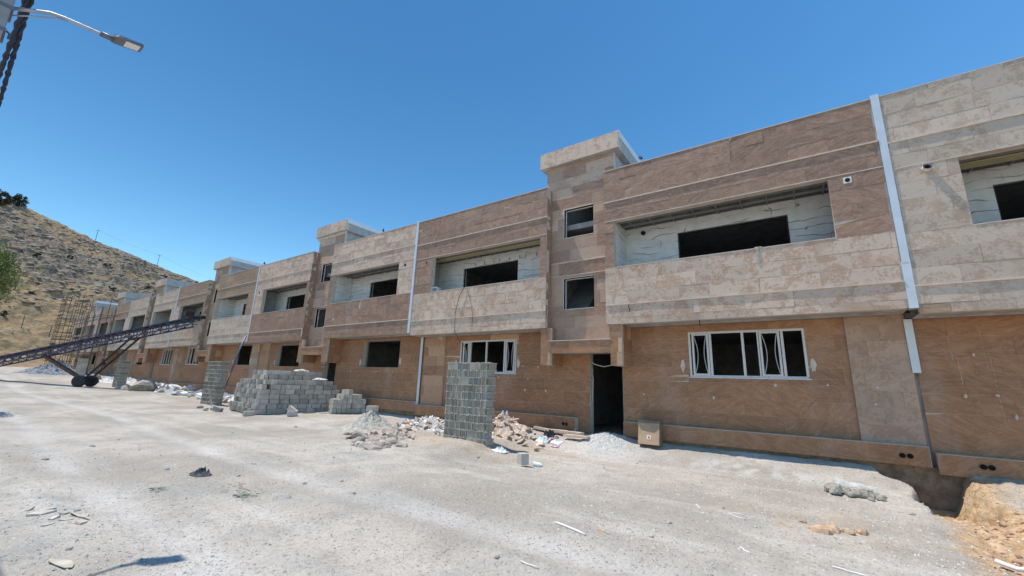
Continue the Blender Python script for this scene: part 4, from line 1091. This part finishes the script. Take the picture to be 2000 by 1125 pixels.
# ------------------------------------------------------------------ scaffolding at the far end
sr = empty('scaffolding', (-72, 10.6, gzf(-72, 10)), 'rusty tube scaffolding in front of the last houses at the hill foot', 'scaffolding')
rs_ = random.Random(8); sx = [-58.5 - 2.9 * k for k in range(8)]
for k, x in enumerate(sx):
    for y in (10.2, 11.25):
        zb_ = gzf(x, y); top = zb_ + (8.6 if k > 3 else 7.2) + rs_.uniform(-.6, 1.2) + (1.2 if k in (6, 7) else 0)
        mb = MB(); mb.tube([(x, y, zb_ - .1), (x + rs_.uniform(-.1, .1), y, top)], .027, 6); mb.build('upright', SCAF, sr)
for lv in (2.1, 4.1, 6.1, 8.0):
    for y in (10.2, 11.25):
        mb = MB(); a = sx[0] + .4 if lv < 6.2 else sx[3]; mb.tube([(a, y, gzf(a, y) + lv), (sx[-1] - .4, y, gzf(sx[-1], y) + lv - .3)], .03, 6); mb.build('ledger', SCAF, sr)
for k, x in enumerate(sx):
    for lv in (2.1, 4.1, 6.1):
        mb = MB(); mb.tube([(x, 10.0, gzf(x, 10) + lv + .05), (x, 11.5, gzf(x, 10) + lv + .05)], .026, 6); mb.build('transom', SCAF, sr)
for (a, b, lv) in ((1, 3, 2.15), (2, 4, 4.15), (4, 6, 2.15), (5, 7, 6.15)):
    mb = MB(); mb.box(sx[b], sx[a], 10.3, 10.75, gzf(sx[a], 10) + lv + .05, gzf(sx[a], 10) + lv + .10); mb.build('plank', WOOD, sr)
# end tower of closely spaced bars
er = empty('scaffold_tower', (-84.5, 11, gzf(-84, 11)), 'dense ladder-like scaffold tower at the far end of the row', 'scaffolding')
for x in (-81.2, -82.3, -83.4):
    for y in (10.4, 12.4):
        mb = MB(); mb.tube([(x, y, gzf(x, 11) - .1), (x, y, gzf(x, 11) + 9.3 + rs_.uniform(-.8, .8))], .027, 6); mb.build('upright', SCAF, er)
for lv in range(1, 10):
    z = gzf(-84, 11) + lv * .95
    mb = MB()
    for y in (10.4, 12.4): mb.tube([(-80.9, y, z), (-83.7, y, z)], .026, 6)
    for x in (-81.2, -82.3, -83.4): mb.tube([(x, 10.2, z + .05), (x, 12.6, z + .05)], .026, 6)
    mb.build('rung_ring', SCAF, er)

# ------------------------------------------------------------------ loose things on the ground
rg = random.Random(5)
def stone_mesh(name, seed, mat, sub=2, amp=.25):
    mb = MB(); vs, fs = ico(sub, seed, amp); mb.v = [tuple(v) for v in vs]; mb.f = list(fs); mb.m = [0] * len(fs); mb.a = [(.5, .5, .5)] * len(fs)
    return mb.mesh(name, mat)
def chip_mesh(name, seed, mat, th=.16):
    rk = random.Random(seed); n = rk.randint(4, 6); a0 = rk.random() * 6
    ring = [(cos(a0 + 2 * pi * k / n + rk.uniform(-.3, .3)) * rk.uniform(.7, 1.1), sin(a0 + 2 * pi * k / n + rk.uniform(-.3, .3)) * rk.uniform(.7, 1.1)) for k in range(n)]
    mb = MB(); lo = [(x, y, -th) for x, y in ring]; hi = [(x * .95, y * .95, th) for x, y in ring]
    mb.face(lo[::-1]); mb.face(hi)
    for i in range(n): mb.face([lo[i], lo[(i + 1) % n], hi[(i + 1) % n], hi[i]])
    return mb.mesh(name, mat)
def one(name, me, loc, sc, rot, label, cat, group=None):
    o = bpy.data.objects.new(name, me); C.objects.link(o); o.location = loc; o.scale = sc; o.rotation_euler = rot; tag(o, label, cat, group); return o
gst = [stone_mesh('loose_stone', k + 40, STONEG) for k in range(6)]; ost = [stone_mesh('orange_stone', k + 60, STONEO, 1, .45) for k in range(5)]
cld = [stone_mesh('earth_clod', k + 80, CLOD, 2, .55) for k in range(5)]; cem = [stone_mesh('cement_lump', k + 90, LUMP, 2, .35) for k in range(4)]
flk = [chip_mesh('flat_stone', k + 3, simple('dusty_flake', (.50, .46, .40), .95, .2, 9) if k == 0 else bpy.data.materials['dusty_flake'], .14) for k in range(5)]
brk = [stone_mesh('broken_block', k + 95, CEM, 1, .2) for k in range(3)]
pch = [chip_mesh('plaster_chip', k, PLCHIP, .12) for k in range(7)]; psl = [chip_mesh('stone_offcut', k + 20, STONEP, .10) for k in range(7)]
# loose stones on the road
spots = [(px, py) for px, py in ((-4.5, 2.4), (-5.2, 1.5), (-5.75, 1.2), (-3.1, 3.4), (-2.6, 3.6), (-3.4, 6.2), (-1.9, 6.6), (-2.3, 8.2), (-.9, 8.6), (-4.2, 5.0), (-6.1, 3.4), (-7.4, 2.9), (-3.9, 9.4), (-1.2, 7.5), (-2.9, 7.1), (.3, 8.9), (-.4, 5.9), (-1.6, 5.2), (-6.9, 5.4), (-9.2, 4.6), (-10.8, 6.9), (-8.3, 5.5), (-5.7, 6.7), (-6.4, 7.9), (-7.1, 7.6))]
for _ in range(70): spots.append((rg.uniform(-14, 1.2), rg.uniform(1.2, 10.8)))
for (x, y) in spots:
    s = .012 + .04 * rg.random() ** 2.5; one('loose_stone', rg.choice(gst), (x, y, gz(x, y) + s * .3), (s * rg.uniform(.9, 1.5), s, s * .7), (0, 0, rg.uniform(0, 6)), 'small grey stone lying loose on the dusty road', 'stone', 'loose grey stones on the road')
for (x, y, s) in ((-7.5, 1.30, .09), (-7.15, 1.38, .06), (-7.35, 1.22, .11), (-7.0, 1.28, .07), (-6.8, 1.33, .06), (-7.25, 1.5, .05), (-6.9, 1.5, .06), (-6.6, 1.42, .07), (-7.7, 1.15, .06), (-6.75, 1.2, .05)):
    one('flat_stone', rg.choice(flk), (x, y, gz(x, y) + s * .1), (s * 1.1, s * .8, s), (rg.gauss(0, .15), rg.gauss(0, .15), rg.uniform(0, 6)), 'flat pale stone flake in the cluster at the left edge of the road', 'stone', 'flat pale flakes at the left edge')
# tan orange stones near the right, plus the bank
OR = 'tan orange stone in the small cluster on open ground below the cement lumps'
for (x, y, s) in ((-.02, 7.0, .13), (.10, 7.12, .14), (.17, 7.3, .10), (.02, 7.35, .09), (.28, 7.2, .07), (-.12, 7.1, .06), (.42, 7.35, .09), (-.45, 7.2, .05), (-.2, 7.5, .06)):
    one('orange_stone', rg.choice(ost), (x, y, gz(x, y) + s * .2), (s * 1.15, s * .75, s * .6), (rg.gauss(0, .2), rg.gauss(0, .2), rg.uniform(0, 6)), OR, 'stone', 'tan stones in the open cluster')
for _ in range(170):
    y = rg.uniform(6.0, 10.6); x = 1.75 + rg.random() * 1.0 + (9 - min(9, y)) * -.12
    if trench(x, y) > .2: continue
    s = rg.choice((.02, .025, .03, .04, .05, .07)); one('orange_stone', rg.choice(ost), (x, y, gz(x, y) + s * .15), (s * 1.2, s * .9, s * .6), (rg.gauss(0, .4), rg.gauss(0, .4), rg.uniform(0, 6)), 'tan rock fragment on the orange dug bank beside the pit at the lower right', 'rock', 'rocks on the orange bank')
# cement lumps with torn bag
CL = 'grey green cement lump in the spilled heap near the plinth at right'
for k in range(48):
    t = rg.random(); x, y = .22 + t * .70 + rg.gauss(0, .04), 10.45 - t * .10 + rg.gauss(0, .12); s = rg.uniform(.04, .11) * (1.1 - .4 * t)
    one('cement_lump', rg.choice(cem), (x, y, gz(x, y) + s * .5 + .03 * (1 - t)), (s * 1.2, s, s * .85), (rg.gauss(0, .3), 0, rg.uniform(0, 6)), CL, 'cement lump', 'cement lumps in the spilled heap')
mb = MB(); N_ = 14
def bagp(u, v): 
    x = .28 + .66 * u; y = 10.72 - .18 * u + (.20 - .10 * u) * (v - .5); z = gz(x, y, False) + .09 + .10 * sin(pi * v) * (1 - .5 * u) + .015 * sin(u * 17 + v * 9)
    return (x, y, z)
for i in range(N_):
    for j in range(8): mb.face([bagp(i / N_, j / 8), bagp((i + 1) / N_, j / 8), bagp((i + 1) / N_, (j + 1) / 8), bagp(i / N_, (j + 1) / 8)])
for i in range(N_):
    for j in range(8): mb.face([tuple(Vector(p) - Vector((0, 0, .006))) for p in (bagp(i / N_, (j + 1) / 8), bagp((i + 1) / N_, (j + 1) / 8), bagp((i + 1) / N_, j / 8), bagp(i / N_, j / 8))])
tag(mb.build('torn_bag', simple('dusty_paper_bag', (.50, .48, .44), .9, .2, 9), None, True), 'torn white cement bag lying over the grey cement lumps', 'bag')
# heap of broken earth and rock left of the near pillar
HL = 'brown earth clod in the broken heap left of the nearest pillar'; HG = 'earth clods in the heap left of the nearest pillar'
for k in range(120):
    a = rg.random(); x = -8.7 - 2.3 * a + rg.gauss(0, .24); y = 7.05 + 1.7 * a + rg.gauss(0, .42); s = rg.choice((.04, .05, .07, .09, .12, .15, .19))
    one('earth_clod', rg.choice(cld), (x, y, gz(x, y) + s * .25 + .18 * max(0, 1 - math.hypot(x + 9.9, y - 8.3) / .95)), (s * rg.uniform(1, 1.6), s, s * rg.uniform(.5, .8)), (rg.gauss(0, .3), rg.gauss(0, .3), rg.uniform(0, 6)), HL, 'clod', HG)
for (x, y, s, rz) in ((-9.0, 6.85, .25, .3), (-8.68, 6.80, .20, 1.0)):
    one('earth_slab', rg.choice(cld), (x, y, gz(x, y) + .03), (s * 1.15, s * .8, s * .5), (.15, .15, rz), 'large flat brown slab of packed earth at the front of the broken heap', 'slab', 'packed earth slabs at the front of the heap')
def heap(name, c, r, h, mat, label, seed, nr=34, na_=84, lump=.05):
    mb = MB(); P = []
    for i in range(nr + 1):
        t = i / nr; row = []
        for j in range(na_):
            a = 2 * pi * j / na_; rr = r * t * (1 + .16 * noise.noise((cos(a) * 1.3, sin(a) * 1.3, seed)))
            x, y = c[0] + rr * cos(a), c[1] + rr * sin(a)
            z = gz(x, y, False) - .03 + h * (1 - t) ** 1.25 * (1 + .25 * noise.noise((x * 2, y * 2, seed))) + lump * (1 - t * .7) * noise.fractal((x * 8, y * 8, seed), .7, 2.2, 4)
            row.append((x, y, z))
        P.append(row)
    for i in range(nr):
        for j in range(na_): mb.face([P[i][j], P[i + 1][j], P[i + 1][(j + 1) % na_], P[i][(j + 1) % na_]])
    return tag(mb.build(name, mat, None, True), label, 'heap')
heap('sand_heap', (-12.4, 9.45), 1.05, .58, CEM, 'conical heap of grey green sand topped by a block', 3, lump=.10)
heap('earth_heap', (-9.9, 8.3), .95, .22, CLOD, 'low brown earth mound among clods left of the nearest pillar', 4, lump=.09)
heap('gravel_heap', (-4.85, 11.65), 1.0, .12, simple('pale_gravel', (.52, .50, .47), .95, .3, 30, bump=1.0, bscale=60), 'pale gravel heap spilling out of the open doorway', 5, lump=.05)
heap('stone_waste_heap', (-8.1, 11.2), 1.15, .42, simple('pink_stone_waste', (.55, .45, .37), .95, .25, 9, bump=.9), 'pinkish stone waste heaped by the plinth behind the nearest pillar', 6, lump=.10)
heap('rubble_heap', (-11.0, 11.0), 1.25, .26, simple('pale_rubble', (.50, .46, .41), .95, .3, 9, bump=.9), 'pale low rubble heap before the plinth, left of the nearest pillar', 7, lump=.09)
# white chips and stone offcuts
for k in range(105):
    x = rg.uniform(-12.2, -9.3); y = 10.3 + rg.gauss(.25, .42); s = rg.uniform(.05, .15)
    if y > 12.1: continue
    zz = gz(x, y) + .20 * math.exp(-((x + 11) / 1.0) ** 2 - ((y - 11) / .8) ** 2)
    w = k % 3
    one(('plaster_chip', 'plaster_chip', 'stone_offcut')[w], rg.choice(pch if w < 2 else psl), (x, y, zz + .03), (s * rg.uniform(.6, 1.8), s * .7, s), (rg.gauss(0, .6), rg.gauss(0, .5), rg.uniform(0, 6)),
        ('white broken plaster chip in the rubble strip left of the nearest pillar', 'white broken plaster chip in the rubble strip left of the nearest pillar', 'pinkish stone offcut in the rubble strip left of the nearest pillar')[w], 'chip' if w < 2 else 'offcut', ('plaster chips left of the nearest pillar', 'plaster chips left of the nearest pillar', 'stone offcuts left of the nearest pillar')[w])
for k in range(60):
    t = rg.random() ** 1.2; x = -8.6 + 2.4 * t + rg.gauss(0, .15); y = 10.9 + rg.gauss(.1, .35) - .1 * t; s = rg.uniform(.07, .20) * (1 - .3 * t)
    zz = gz(x, y) + .38 * max(0, 1 - math.hypot(x + 8.1, y - 11.2) / 1.15) ** 1.25
    one('stone_offcut', rg.choice(psl), (x, y, zz + .04), (s * rg.uniform(.8, 1.7), s * .75, s * 1.1), (rg.gauss(0, .45), rg.gauss(0, .4), rg.uniform(0, 6)), 'pinkish cut stone offcut on the waste heap right of the nearest pillar', 'offcut', 'stone offcuts right of the nearest pillar')
for (x0, y0, x1, y1, wd, lab) in ((-7.35, 12.05, -6.2, 11.95, .20, 'long pinkish stone strip lying by the plinth, behind the other strips'), (-6.75, 12.05, -5.55, 11.75, .22, 'long pinkish stone strip pointing at the gravel before the doorway'), (-6.0, 11.55, -5.15, 11.35, .17, 'short thick buff stone strip nearest the gravel heap')):
    mb = MB(); mb.beam((x0, y0, gz(x0, y0) + .10), (x1, y1, gz(x1, y1) + .09), wd, .07); tag(mb.build('stone_strip', STONEP), lab, 'stone strip')
def crumple(name, c, r, h, mat, label, seed, cat='bag'):
    mb = MB(); n = 14; P = []
    for i in range(n + 1):
        row = []
        for j in range(n + 1):
            u, v = i / n * 2 - 1, j / n * 2 - 1; k = 1 - max(abs(u), abs(v)) ** 2
            x = c[0] + u * r * (1 + .25 * noise.noise((v * 2, seed, 0))); y = c[1] + v * r * .7 * (1 + .25 * noise.noise((u * 2, 0, seed)))
            row.append((x, y, gz(x, y, False) + .012 + h * k * (.25 + 1.5 * abs(noise.noise((u * 3.3, v * 3.3, seed))))))
        P.append(row)
    for i in range(n):
        for j in range(n): mb.face([P[i][j], P[i + 1][j], P[i + 1][j + 1], P[i][j + 1]])
    return tag(mb.build(name, mat), label, cat)
crumple('plastic_bag', (-6.45, 11.45), .22, .24, BLACKPL, 'crumpled black plastic bag by the stone strips', 2)
crumple('plastic_bag', (-6.5, 11.15), .20, .12, CYANPL, 'crumpled pale blue plastic bag in front of the black one', 3)
crumple('plastic_bag', (-6.1, 11.2), .17, .10, WHITEPL, 'crumpled white plastic bag beside the pale blue one', 4)
crumple('plastic_scrap', (-6.0, 10.95), .11, .05, PINKPL, 'small pink plastic scrap in front of the white bag', 5, 'scrap')
crumple('plastic_bag', (-6.75, 9.35), .20, .12, WHITEPL, 'white plastic bag in the shade at the foot of the nearest pillar', 6)
crumple('dark_rag', (-8.35, 3.12), .17, .12, simple('dark_rag_cloth', (.10, .095, .10), .9, .5, 20), 'dark crumpled rag lying on the open road', 7, 'rag')
# bottle next to the lone block, two white bottles by the pillar
mb = MB(); bx, by = -5.12, 8.5; z = gz(bx, by); mb.tube([(bx - .10, by + .02, z + .05), (bx - .08, by + .02, z + .05), (bx + .10, by - .02, z + .05), (bx + .14, by - .03, z + .05), (bx + .17, by - .035, z + .05)], [.03, .05, .05, .022, .02], 14)
tag(mb.build('plastic_bottle', CYANPL, None, True), 'pale clear plastic bottle lying behind the lone concrete block', 'bottle')
for x, lab in ((-8.02, 'white plastic bottle on the waste heap touching the pillar edge'), (-7.86, 'white plastic bottle on the waste heap, right of the other bottle')):
    y = 11.15; z = gz(x, y) + .36; mb = MB(); mb.tube([(x, y, z), (x, y, z + .14), (x, y, z + .18), (x, y, z + .21)], [.04, .04, .018, .016], 12); tag(mb.build('plastic_bottle', WHITEPL, None, True), lab, 'bottle')
# carton of stone by the plinth
cz0 = .14; ct = empty('carton', (-3.62, 12.0, cz0), 'brown cardboard carton with grey top and a small printed label standing against the plinth', 'carton')
mb = MB(); mb.box(-3.90, -3.34, 11.86, 12.24, cz0, cz0 + .60); mb.build('box_body', CARD, ct)
mb = MB(); mb.box(-3.92, -3.32, 11.845, 12.26, cz0 + .60, cz0 + .625); mb.box(-3.925, -3.905, 11.85, 12.25, cz0 + .47, cz0 + .60); mb.box(-3.905, -3.335, 11.845, 11.858, cz0 + .56, cz0 + .60); mb.build('flap', CARDD, ct)
mb = MB(); mb.box(-3.345, -3.325, 11.87, 12.2, cz0 + .02, cz0 + .58); mb.build('side_panel', CARDD, ct)  # darker sheet covering nearly the whole right side
mb = MB(); mb.box(-3.66, -3.56, 11.852, 11.859, cz0 + .13, cz0 + .23); lb = mb.build('label', PAPER, ct)
mb = MB(); mb.box(-3.635, -3.585, 11.848, 11.8515, cz0 + .155, cz0 + .205); mb.build('label_print', REDINK, lb)
ct.location = (-3.62, 11.93, cz0); ct.rotation_euler = (radians(-15), 0, radians(3))
# sticks, pipes, strings and scraps
def stick(name, p, q, r, mat, label, cat, n=8, lift=.0):
    mb = MB(); pts = []
    for k in range(5):
        t = k / 4; x = p[0] + (q[0] - p[0]) * t; y = p[1] + (q[1] - p[1]) * t; pts.append((x + .01 * sin(k * 2.1), y, gz(x, y) + r + lift))
    mb.tube(pts, r, n); return tag(mb.build(name, mat, None, True), label, cat)
stick('pale_stick', (-2.68, 4.92), (-2.20, 4.72), .013, WHITEPL, 'straight white plastic strip lying on the road at bottom centre', 'strip')
stick('twig', (-2.32, 5.25), (-2.08, 5.0), .007, WOOD, 'thin pale twig right of the straight white strip', 'twig')
stick('twig', (-2.22, 5.06), (-2.02, 4.98), .006, WOOD, 'short pale twig end crossing beyond the thin twig', 'twig')
for (a, b, lab) in (((-1.55, 7.3), (-1.45, 7.1), 'pale splinter farthest up the open ground right of the twigs'), ((-1.1, 7.25), (-.9, 7.28), 'pale splinter lying level on the gravelly ground'), ((-1.05, 7.1), (-.85, 6.95), 'pale splinter just below the level one'), ((-.75, 5.55), (-.65, 5.45), 'pale splinter near the bottom edge, right of centre'), ((.05, 5.55), (.3, 5.5), 'pale curved splinter at the bottom edge below the tan stones'), ((-2.35, 3.65), (-2.15, 3.62), 'short white splinter at the bottom edge under the white strip')):
    stick('splinter', a, b, .008, PLCHIP, lab, 'splinter')
mb = MB(); mb.tube([(1.50, 7.05, gz(1.5, 7.05) + .05), (1.62, 6.95, gz(1.62, 6.95) + .05), (1.75, 6.95, gz(1.75, 6.95) + .05), (1.95, 7.05, gz(1.95, 7.05) + .05)], .022, 10); tag(mb.build('white_pipe', WHITEPL, None, True), 'bent white plastic pipe half buried at the right edge', 'pipe')
for (x, y, rx, ry, rz, lab) in ((-5.43, 1.10, .20, .055, .22, 'flat buff cardboard scrap at the lower left'), (-6.9, 1.46, .27, .03, .15, 'long thin buff scrap among the pale flakes at the left edge')):
    mb = MB(); n = 9; ring = []
    for k in range(n):
        t = 2 * pi * k / n; q = Vector((rx * cos(t) * rg.uniform(.75, 1.05), ry * sin(t) * rg.uniform(.7, 1.1), 0)); q = Matrix.Rotation(rz, 3, 'Z') @ q
        ring.append((x + q.x, y + q.y, gz(x + q.x, y + q.y) + .012 + .012 * rg.random()))
    lo = [(p[0], p[1], p[2] - .006) for p in ring]; mb.face(ring); mb.face(lo[::-1])
    for k in range(n): mb.face([lo[k], lo[(k + 1) % n], ring[(k + 1) % n], ring[k]])
    tag(mb.build('cardboard_scrap', SCRAP), lab, 'scrap')
for (x, y, lab) in ((-7.6, 2.35, 'tangle of green string on the road below the dark rag'), (-6.55, 3.0, 'fainter tangle of green string right of the dark rag')):
    mb = MB()
    pts = [(x + .22 * sin(k * 1.7) * (k / 14), y + .10 * cos(k * 2.3), gz(x, y) + .012 + .01 * (k % 2)) for k in range(15)]
    mb.tube(pts, .0032, 5); tag(mb.build('green_string', GREENS, None, True), lab, 'string')
mb = MB()
for k in range(40):
    x, y = -7.3 + rg.random() * .75, 3.12 + rg.gauss(0, .09); a = rg.gauss(.3, .5); l = rg.uniform(.03, .13)
    mb.beam((x, y, gz(x, y) + .006), (x + l * cos(a), y + l * sin(a), gz(x + l * cos(a), y + l * sin(a)) + .008), rg.uniform(.004, .014), .004)
tag(mb.build('straw_litter', SCRAP), 'pale straw-like litter strewn right of the dark rag', 'litter', kind='stuff')
# debris before the farther houses
WD = 'white lump of builder rubble along the far houses beyond the second pillar'
for k in range(80):
    x = rg.uniform(-42, -24.0); y = 10.2 + rg.random() * 1.6; s = rg.choice((.12, .18, .25, .32))
    if abs(x + 25.5) < 1.2 and y < 10: continue
    one('rubble_lump', rg.choice(pch), (x, y, gzf(x, y) + s * .25 + .18 * sm(10.2, 11.6, y)), (s * 1.4, s, s * 1.6), (rg.gauss(0, .4), rg.gauss(0, .4), rg.uniform(0, 6)), WD, 'rubble', 'white rubble lumps along the far houses')
for (x, y, s, lab) in ((-38.2, 9.9, .75, 'big brown boulder right of the third pillar'), (-40.2, 9.2, .35, 'rounded brown stone at the foot of the third pillar, left one'), (-39.4, 9.1, .32, 'rounded brown stone at the foot of the third pillar, right one'), (-52, 9.6, .5, 'dark brown boulder left of the conveyor wheels'), (-48.5, 8.9, .4, 'brown boulder beside the conveyor wheels')):
    one('boulder', rg.choice(cld), (x, y, gzf(x, y) + s * .4), (s * 1.3, s, s * .9), (.2, .1, rg.uniform(0, 6)), lab, 'boulder')
heap('block_rubble_heap', (-62, 8.6), 2.9, 1.35, simple('blue_grey_rubble', (.24, .25, .26), .95, .35, 3, bump=1.0, bscale=6), 'blue grey rubble heap behind the conveyor tow beam', 9, lump=.35)
heap('far_rubble_heap', (-49.5, 10.9), 1.9, .55, simple('white_far_rubble', (.62, .61, .60), .95, .25, 3, bump=.8), 'white rubble heap behind the conveyor wheels', 10, lump=.2)
# broken blocks beside the second pillar
for k, (x, y) in enumerate(((-22.9, 8.6), (-22.3, 8.35), (-21.7, 8.2), (-23.4, 8.2), (-21.9, 7.9))):
    one('broken_block', rg.choice(brk), (x, y, gzf(x, y) + .07), (.20, .13, .10), (rg.gauss(0, .2), rg.gauss(0, .2), rg.uniform(0, 6)), 'broken grey block fragment on the ground between the second pillar and the pile', 'fragment', 'broken fragments beside the second pillar')
# paper scraps on the block pile
for (px, py, zz, lab) in ((-18.4, 10.05, zb + 1.86, 'white paper sack on top of the big block pile'), (-17.75, 10.6, zb + 1.50, 'white paper sack on the right shoulder of the big block pile')):
    mb = MB(); n = 10; P = [[(px + (i / n - .5) * .25, py + (j / n - .5) * .6, zz - .045 + .07 * (1 - (2 * i / n - 1) ** 2) * (1 - (2 * j / n - 1) ** 2) + .05 * noise.noise((i * .6, j * .6, px))) for j in range(n + 1)] for i in range(n + 1)]
    for i in range(n):
        for j in range(n): mb.face([P[i][j], P[i + 1][j], P[i + 1][j + 1], P[i][j + 1]])
    tag(mb.build('paper_sack', PAPER, None, True), lab, 'sack')

# fine gravel: one scatter object, nobody could count it
mb = MB(); tet = [ico(1, 100 + k, .3) for k in range(3)]
small = []
for k in range(4):
    vs = [(1, 0, -.3), (-.6, .8, -.25), (-.5, -.9, -.3), (.1, .1, .6), (.5, .6, .2)]; small.append(([tuple(c * (1 + .25 * sin(k * 3 + i * 2 + j)) for j, c in enumerate(v)) for i, v in enumerate(vs)], [(0, 2, 1), (0, 4, 3), (4, 1, 3), (1, 2, 3), (2, 0, 3), (0, 1, 4)]))
cnt = 0
while cnt < 11000:
    d = rg.random() ** 1.5; 
    x = rg.uniform(-13, 2.6); y = rg.uniform(.8, 12.0)
    dens = .22 + .5 * sm(-.1, .5, noise.noise((x * .5, y * .5, 31))) + .7 * math.exp(-((x + 4.6) / 1.2) ** 2 - ((y - 11) / 1.0) ** 2) + .45 * sm(-2.5, .5, x)
    dist = math.hypot(x, y)
    if rg.random() > dens * min(1, 5.5 / dist): continue
    cnt += 1; s = rg.choice((.005, .006, .008, .010, .013, .017)) * (1 + .05 * dist)
    scatter(mb, rg.choice(small), (x, y, gz(x, y) + s * .1), (s, s * rg.uniform(.7, 1.1), s * .8), rg.uniform(0, 6), 0, 0, (rg.random(), 0, 0))
def gravelmat():
    s = N('mixed_gravel'); a = s.sep(s.attr()); s.col(s.mix(a[0], (.40, .37, .33), (.64, .60, .54))); return s.set(Roughness=.95)
tag(mb.build('gravel', gravelmat()), 'fine gravel scattered over the dusty ground', 'gravel', kind='stuff')
